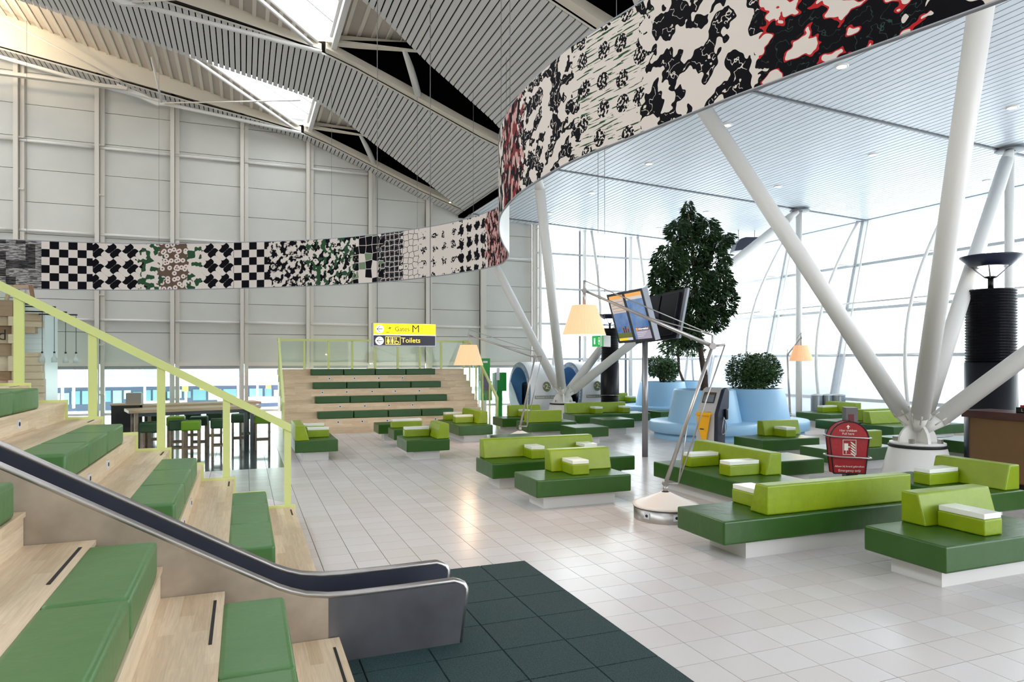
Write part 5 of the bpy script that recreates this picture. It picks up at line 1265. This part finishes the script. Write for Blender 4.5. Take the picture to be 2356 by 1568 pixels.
# ================================================================== GREEN BOXES
GB = mat('box_green', (20, 150, 50), .4)
p0 = atD(1103, 828, 25.0); p1 = atD(1131, 920, 25.0)
gp = thing('help_panel', 'tall bright green wall panel holding a blue device near the far tribune rail', 'panel', (p0.x, p0.y, p1.z))
part('panel', GB, gp, 'box', p0.x, p1.x, p0.y, p0.y + .12, p1.z, H + 4 / F * 25)
part('shelf', GB, gp, 'box', p0.x, p1.x, p0.y - .2, p0.y, p1.z, p1.z + .7)
b = MB(); c = atD(1119, 881, 24.9); b.lathe([(.001, -.28), (.14, -.24), (.17, 0), (.13, .24), (.001, .28)], tuple(c), 16); b.build('blue_device', mat('device_blue', (20, 40, 150), .3), gp)
b = MB(); c = atD(1123, 832, 24.8); M = frame_M((c.x, p0.y - .004, c.z), (1, 0, 0), (0, 0, 1)); b.box(-.09, .09, -.035, .035, 0, .002, M); b.build('logo_patch', PW, gp)
b = MB(); b.box(p0.x + .02, p0.x + .08, p0.y - .01, p0.y - .002, 1.3, 1.95); b.build('text_strip', PW, gp)
part('bracket', FRAME, gp, 'box', p0.x + .1, p1.x - .1, p0.y + .12, 25.2, p1.z + .3, p1.z + .45)
c = atD(1147, 958, 25.2)
gb = thing('green_info_box', 'bright green box on a green post by the far window', 'box', (c.x, c.y, 0))
part('post', GB, gb, 'box', c.x - .1, c.x + .12, c.y - .08, c.y + .08, 0, 1.05); part('box', GB, gb, 'box', c.x - .12, c.x + .24, c.y - .2, c.y + .12, 1.0, 1.68)
part('grey_side', mat('pale_side', (150, 180, 160), .5), gb, 'box', c.x - .2, c.x - .12, c.y - .2, c.y + .12, 1.02, 1.66); part('paper_slip', PW, gb, 'box', c.x - .16, c.x - .04, c.y - .22, c.y - .205, 1.4, 1.85)

q = [atD(a, b_, 26.5) for a, b_ in ((1690, 577), (1696, 558), (1706, 548), (1716, 545), (1744, 545), (1766, 549), (1738, 570))]
hu = thing('ceiling_unit', 'dark navy scooped unit hung under the ceiling between the tree and the leaning window', 'unit', q[2])
b = MB(); b.prism(q, (.25, .6, 0)); b.build('casing', mat('unit_navy', (24, 30, 52), .4), hu)
b = MB()
for k in (2, 4): p = q[k] + Vector((.1, .3, 0)); b.tube(p, (p.x, p.y, rz(p.x)), .02, n=6)
b.build('hangers', WHITE, hu)

# ================================================================== GREY BINS
for k, (px, r) in enumerate(((1879, .19), (1903, .17), (1928, .23))):
    c = atD(px, 950, 23.25); t = thing('waste_bin', ['grey cylindrical bin by the window, end one beside the slim post', 'narrow grey cylindrical bin, middle one of three by the window', 'widest grey round bin of the three by the window'][k], 'bin', (c.x, c.y, 0))
    part('drum', mat('bin_grey', (128, 138, 142), .35, .5), t, 'lathe', [(r, 0), (r, .9), (r * .96, .93)], (c.x, c.y, 0), 28)
    part('lid', FRAME, t, 'lathe', [(r * 1.02, .93), (r * 1.02, .96), (r * .3, .99), (.001, .99)], (c.x, c.y, 0), 28)

# ================================================================== BAR TABLES, STOOLS, SIDEBOARD
for k, (x, y) in enumerate(((-2.2, 16.0), (-2.15, 17.7))):
    t = thing('bar_table', ['long high wooden bar table nearest the stools, seen through the green balustrade', 'second long high wooden bar table, closer to the window'][k], 'table', (x, y, 0))
    ex = Vector((math.cos(.24), math.sin(.24), 0)); ey = Vector((-ex.y, ex.x, 0)); M = frame_M((x, y, 0), ex, ey); L = 2.65
    b = MB(); b.box(0, L, 0, .8, 1.03, 1.09, M); b.build('table_top', OAK, t)
    for lx in (.12, L - .2):
        for ly in (.1, .66): b = MB(); b.box(lx, lx + .07, ly, ly + .07, 0, 1.03, M); b.build('leg', STOOLLEG if lx < 1 else mat('table_steel', (60, 62, 68), .4, .6), t)
    b = MB(); b.box(.15, L - .15, .36, .42, .93, 1.03, M); b.build('rail', MATS['table_steel'], t)
stl = [(347, 970, 0, 'dark green bar stool, nearest of those under the table end by the black sideboard'), (356, 953, 0, 'dark green bar stool tucked just behind the one at the table end'), (405, 957, 1, 'lime bar stool between dark green stools left of the lime stool in front'),
       (411, 966, 0, 'dark green bar stool standing beside the foremost lime stool'), (440, 966.5, 1, 'bright lime bar stool standing foremost of all'), (458, 957, 0, 'dark green bar stool peeping out behind the foremost lime stool'),
       (444, 946, 0, 'dark green bar stool between the two tables, behind the foremost lime stool'), (494, 947, 0, 'dark green bar stool far side of the table, before the window post'), (506, 962, 0, 'dark green bar stool near the green balustrade post'),
       (551, 951, 0, 'dark green bar stool just beyond the green balustrade post'), (568, 944, 0, 'dark green bar stool behind the steel table leg'), (604, 953, 1, 'lime bar stool at the open end of the tables by the far tribune')]
SG = mat('stool_dark_green', (24, 66, 34), .4); SLm = mat('stool_lime', (110, 150, 20), .4)
for (px, py, lime, lab) in stl:
    c = atZ(px, py, .83); t = thing('bar_stool', lab, 'stool', (c.x, c.y, 0), 'bar stools around the high tables')
    w2 = .19
    part('seat', SLm if lime else SG, t, 'box', c.x - w2, c.x + w2, c.y - w2, c.y + w2, .62, .83, bevel=.035)
    for a in (-1, 1):
        for d_ in (-1, 1): part('leg', STOOLLEG, t, 'box', c.x + a * .15 - .022, c.x + a * .15 + .022, c.y + d_ * .15 - .022, c.y + d_ * .15 + .022, 0, .62)
    for a in (-1, 1):
        part('foot_rail', STOOLLEG, t, 'box', c.x - .15, c.x + .15, c.y + a * .15 - .012, c.y + a * .15 + .012, .22, .26)
        part('foot_rail', STOOLLEG, t, 'box', c.x + a * .15 - .012, c.x + a * .15 + .012, c.y - .15, c.y + .15, .30, .34)
c = atD(289, 931, 15.6)
sb = thing('sideboard', 'black sideboard with thin wooden top behind the end of the bar table', 'cabinet', (c.x, c.y, 0))
part('body', mat('sideboard_black', (30, 26, 32), .5), sb, 'box', c.x - .29, c.x + .28, c.y, c.y + .5, 0, 1.10); part('top', OAK, sb, 'box', c.x - .31, c.x + .3, c.y - .02, c.y + .52, 1.10, 1.13)
o = part('cash_box', mat('box_warm_grey', (150, 138, 130), .5), None, 'box', c.x - .01, c.x + .3, c.y + .1, c.y + .4, 1.131, 1.37); tag(o, 'warm grey square box standing on the black sideboard', 'box')
c = atZ(300, 975, .45); sofa('low dark green bench half hidden behind the wooden steps and sideboard', (c.x - .2, c.x + .7, c.y, c.y + .7), name='bench', cat='bench')

# ================================================================== CAFE FRONT OF PLANKS, PENDANTS
cf = thing('plank_kiosk', 'cafe front of stacked brown planks at the top of the near seating', 'kiosk', (-3.6, 14, 0))
pl = [wood_mat('plank_%d' % i, 'X', c1, c2, 1.4, .3, .55) for i, (c1, c2) in enumerate((((158, 130, 104), (150, 120, 96)), ((186, 160, 134), (176, 150, 124)), ((140, 108, 80), (132, 100, 74)), ((206, 184, 160), (198, 176, 152))))]
z = 3.15; i = 0
hts = [.28, .16, .14, .16, .21, .26, .15, .17, .18, .2, .2, .2, .2, .2, .2, .2]
while z > 0 and i < len(hts):
    h_ = min(hts[i], z)
    part('plank', pl[[0, 1, 2, 1, 0, 3, 2, 1][i % 8]], cf, 'box', -5.6, -3.66 - .05 * (i % 2), 13.95 + .03 * (i % 3), 14.6, z - h_ + .004, z); 
    if i > 0: part('plank', pl[3 if i % 2 else 1], cf, 'box', -3.655 - .05 * (i % 2), -3.62, 13.9, 14.2, z - h_ + .004, z)
    z -= h_; i += 1
lettering('d', .26, frame_M((atY(5, 771, 13.9).x, 13.9, atY(5, 771, 13.9).z), (1, 0, 0), (0, 0, 1)), BLACK, cf)
cf2 = thing('tiled_kiosk', 'white tiled kiosk end edged with pale planks behind the first green post', 'kiosk', (-3.35, 14.4, 0))
part('tiled_wall', mat('white_tile', (226, 234, 240), .3), cf2, 'box', -3.58, -3.27, 14.3, 15.2, 0, 2.93)
for i, (ya, yb_, xr) in enumerate(((720, 738, 92), (738, 752, 95), (752, 766, 80), (810, 821, 88), (821, 840, 95), (840, 856, 94), (856, 872, 97), (872, 888, 99), (888, 904, 99), (904, 925, 99))):
    za = atY(60, ya, 14.1).z; zb2 = atY(60, yb_, 14.1).z; xr_ = atY(xr, 800, 14.1).x
    part('plank', pl[1] if i in (0, 2) else pl[3], cf2, 'box', -3.56, xr_, 14.1 + .02 * (i % 2), 14.29, zb2 + .004, za)
for i, y_ in enumerate((778, 791, 805)): part('tile_joint', mat('joint_pale', (196, 206, 214), .5), cf2, 'box', -3.56, -3.275, 14.296, 14.3, atY(60, y_, 14.3).z, atY(60, y_, 14.3).z + .006)
at = thing('timber_trestle', 'leaning timber legs standing on top of the plank kiosk', 'frame', (-3.8, 14.2, 3.15))
b = MB(); b.prism([atY(9, 690, 14.1), atY(17, 690, 14.1), atY(27, 655, 14.1), atY(19, 655, 14.1)], (0, .08, 0)); b.build('leg', pl[1], at)
b = MB(); b.prism([atY(74, 705, 14.15), atY(81, 705, 14.15), atY(73, 655, 14.15), atY(65, 655, 14.15)], (0, .08, 0)); b.build('leg', pl[2], at)
b = MB(); b.prism([atY(18, 662, 14.2), atY(75, 662, 14.2), atY(75, 655, 14.2), atY(18, 655, 14.2)], (0, .06, 0)); b.build('cross_bar', pl[1], at)
BOT = glass_mat('bottle_glass', (245, 248, 248), diffuse=(235, 240, 240), dfac=.5, fl=1)
for k, (px, ya, yc, yd, xa) in enumerate(((97, 700, 812, 833, 20), (125, 706, 812, 833, 35), (151, 718, 813, 834, 58), (175, 724, 813, 834, 90))):
    c = atY(px, ya, 14.05); e = atY(px, yc, 14.05); f_ = atY(px, yd, 14.05); a0 = atY(xa, ya + 1, 14.05)
    t = thing('pendant_lamp', ['clear bottle pendant lamp closest to the tiled kiosk', 'clear bottle pendant lamp, second from the tiled kiosk', 'clear bottle pendant lamp, third from the tiled kiosk', 'clear bottle pendant lamp farthest from the tiled kiosk'][k], 'lamp', (c.x, 14.05, f_.z), 'bottle pendants on black arms')
    part('wall_arm', BLACK, t, 'box', a0.x, c.x + .02, 14.03, 14.07, c.z - .012, c.z + .012)
    part('cord', BLACK, t, 'tube', (c.x, 14.05, e.z), (c.x, 14.05, c.z), .005, n=6)
    part('bottle', BOT, t, 'lathe', [(.014, 0), (.016, -.05), (.045, -.09), (.045, f_.z - e.z), (.001, f_.z - e.z)], (e.x, 14.05, e.z), 18)
    part('cap', BLACK, t, 'tube', (e.x, 14.05, e.z), (e.x, 14.05, e.z + .03), .016, n=10)
# warm light that washes the roof at the left
L = bpy.data.lights.new('roof_flood', 'AREA'); L.energy = 120; L.color = (1, .82, .58); L.size = .6
lo = bpy.data.objects.new('roof_flood', L); link(lo); lo.location = (-7.9, 22.6, 10.9); lo.rotation_euler = (PI * .98, .5, 0)
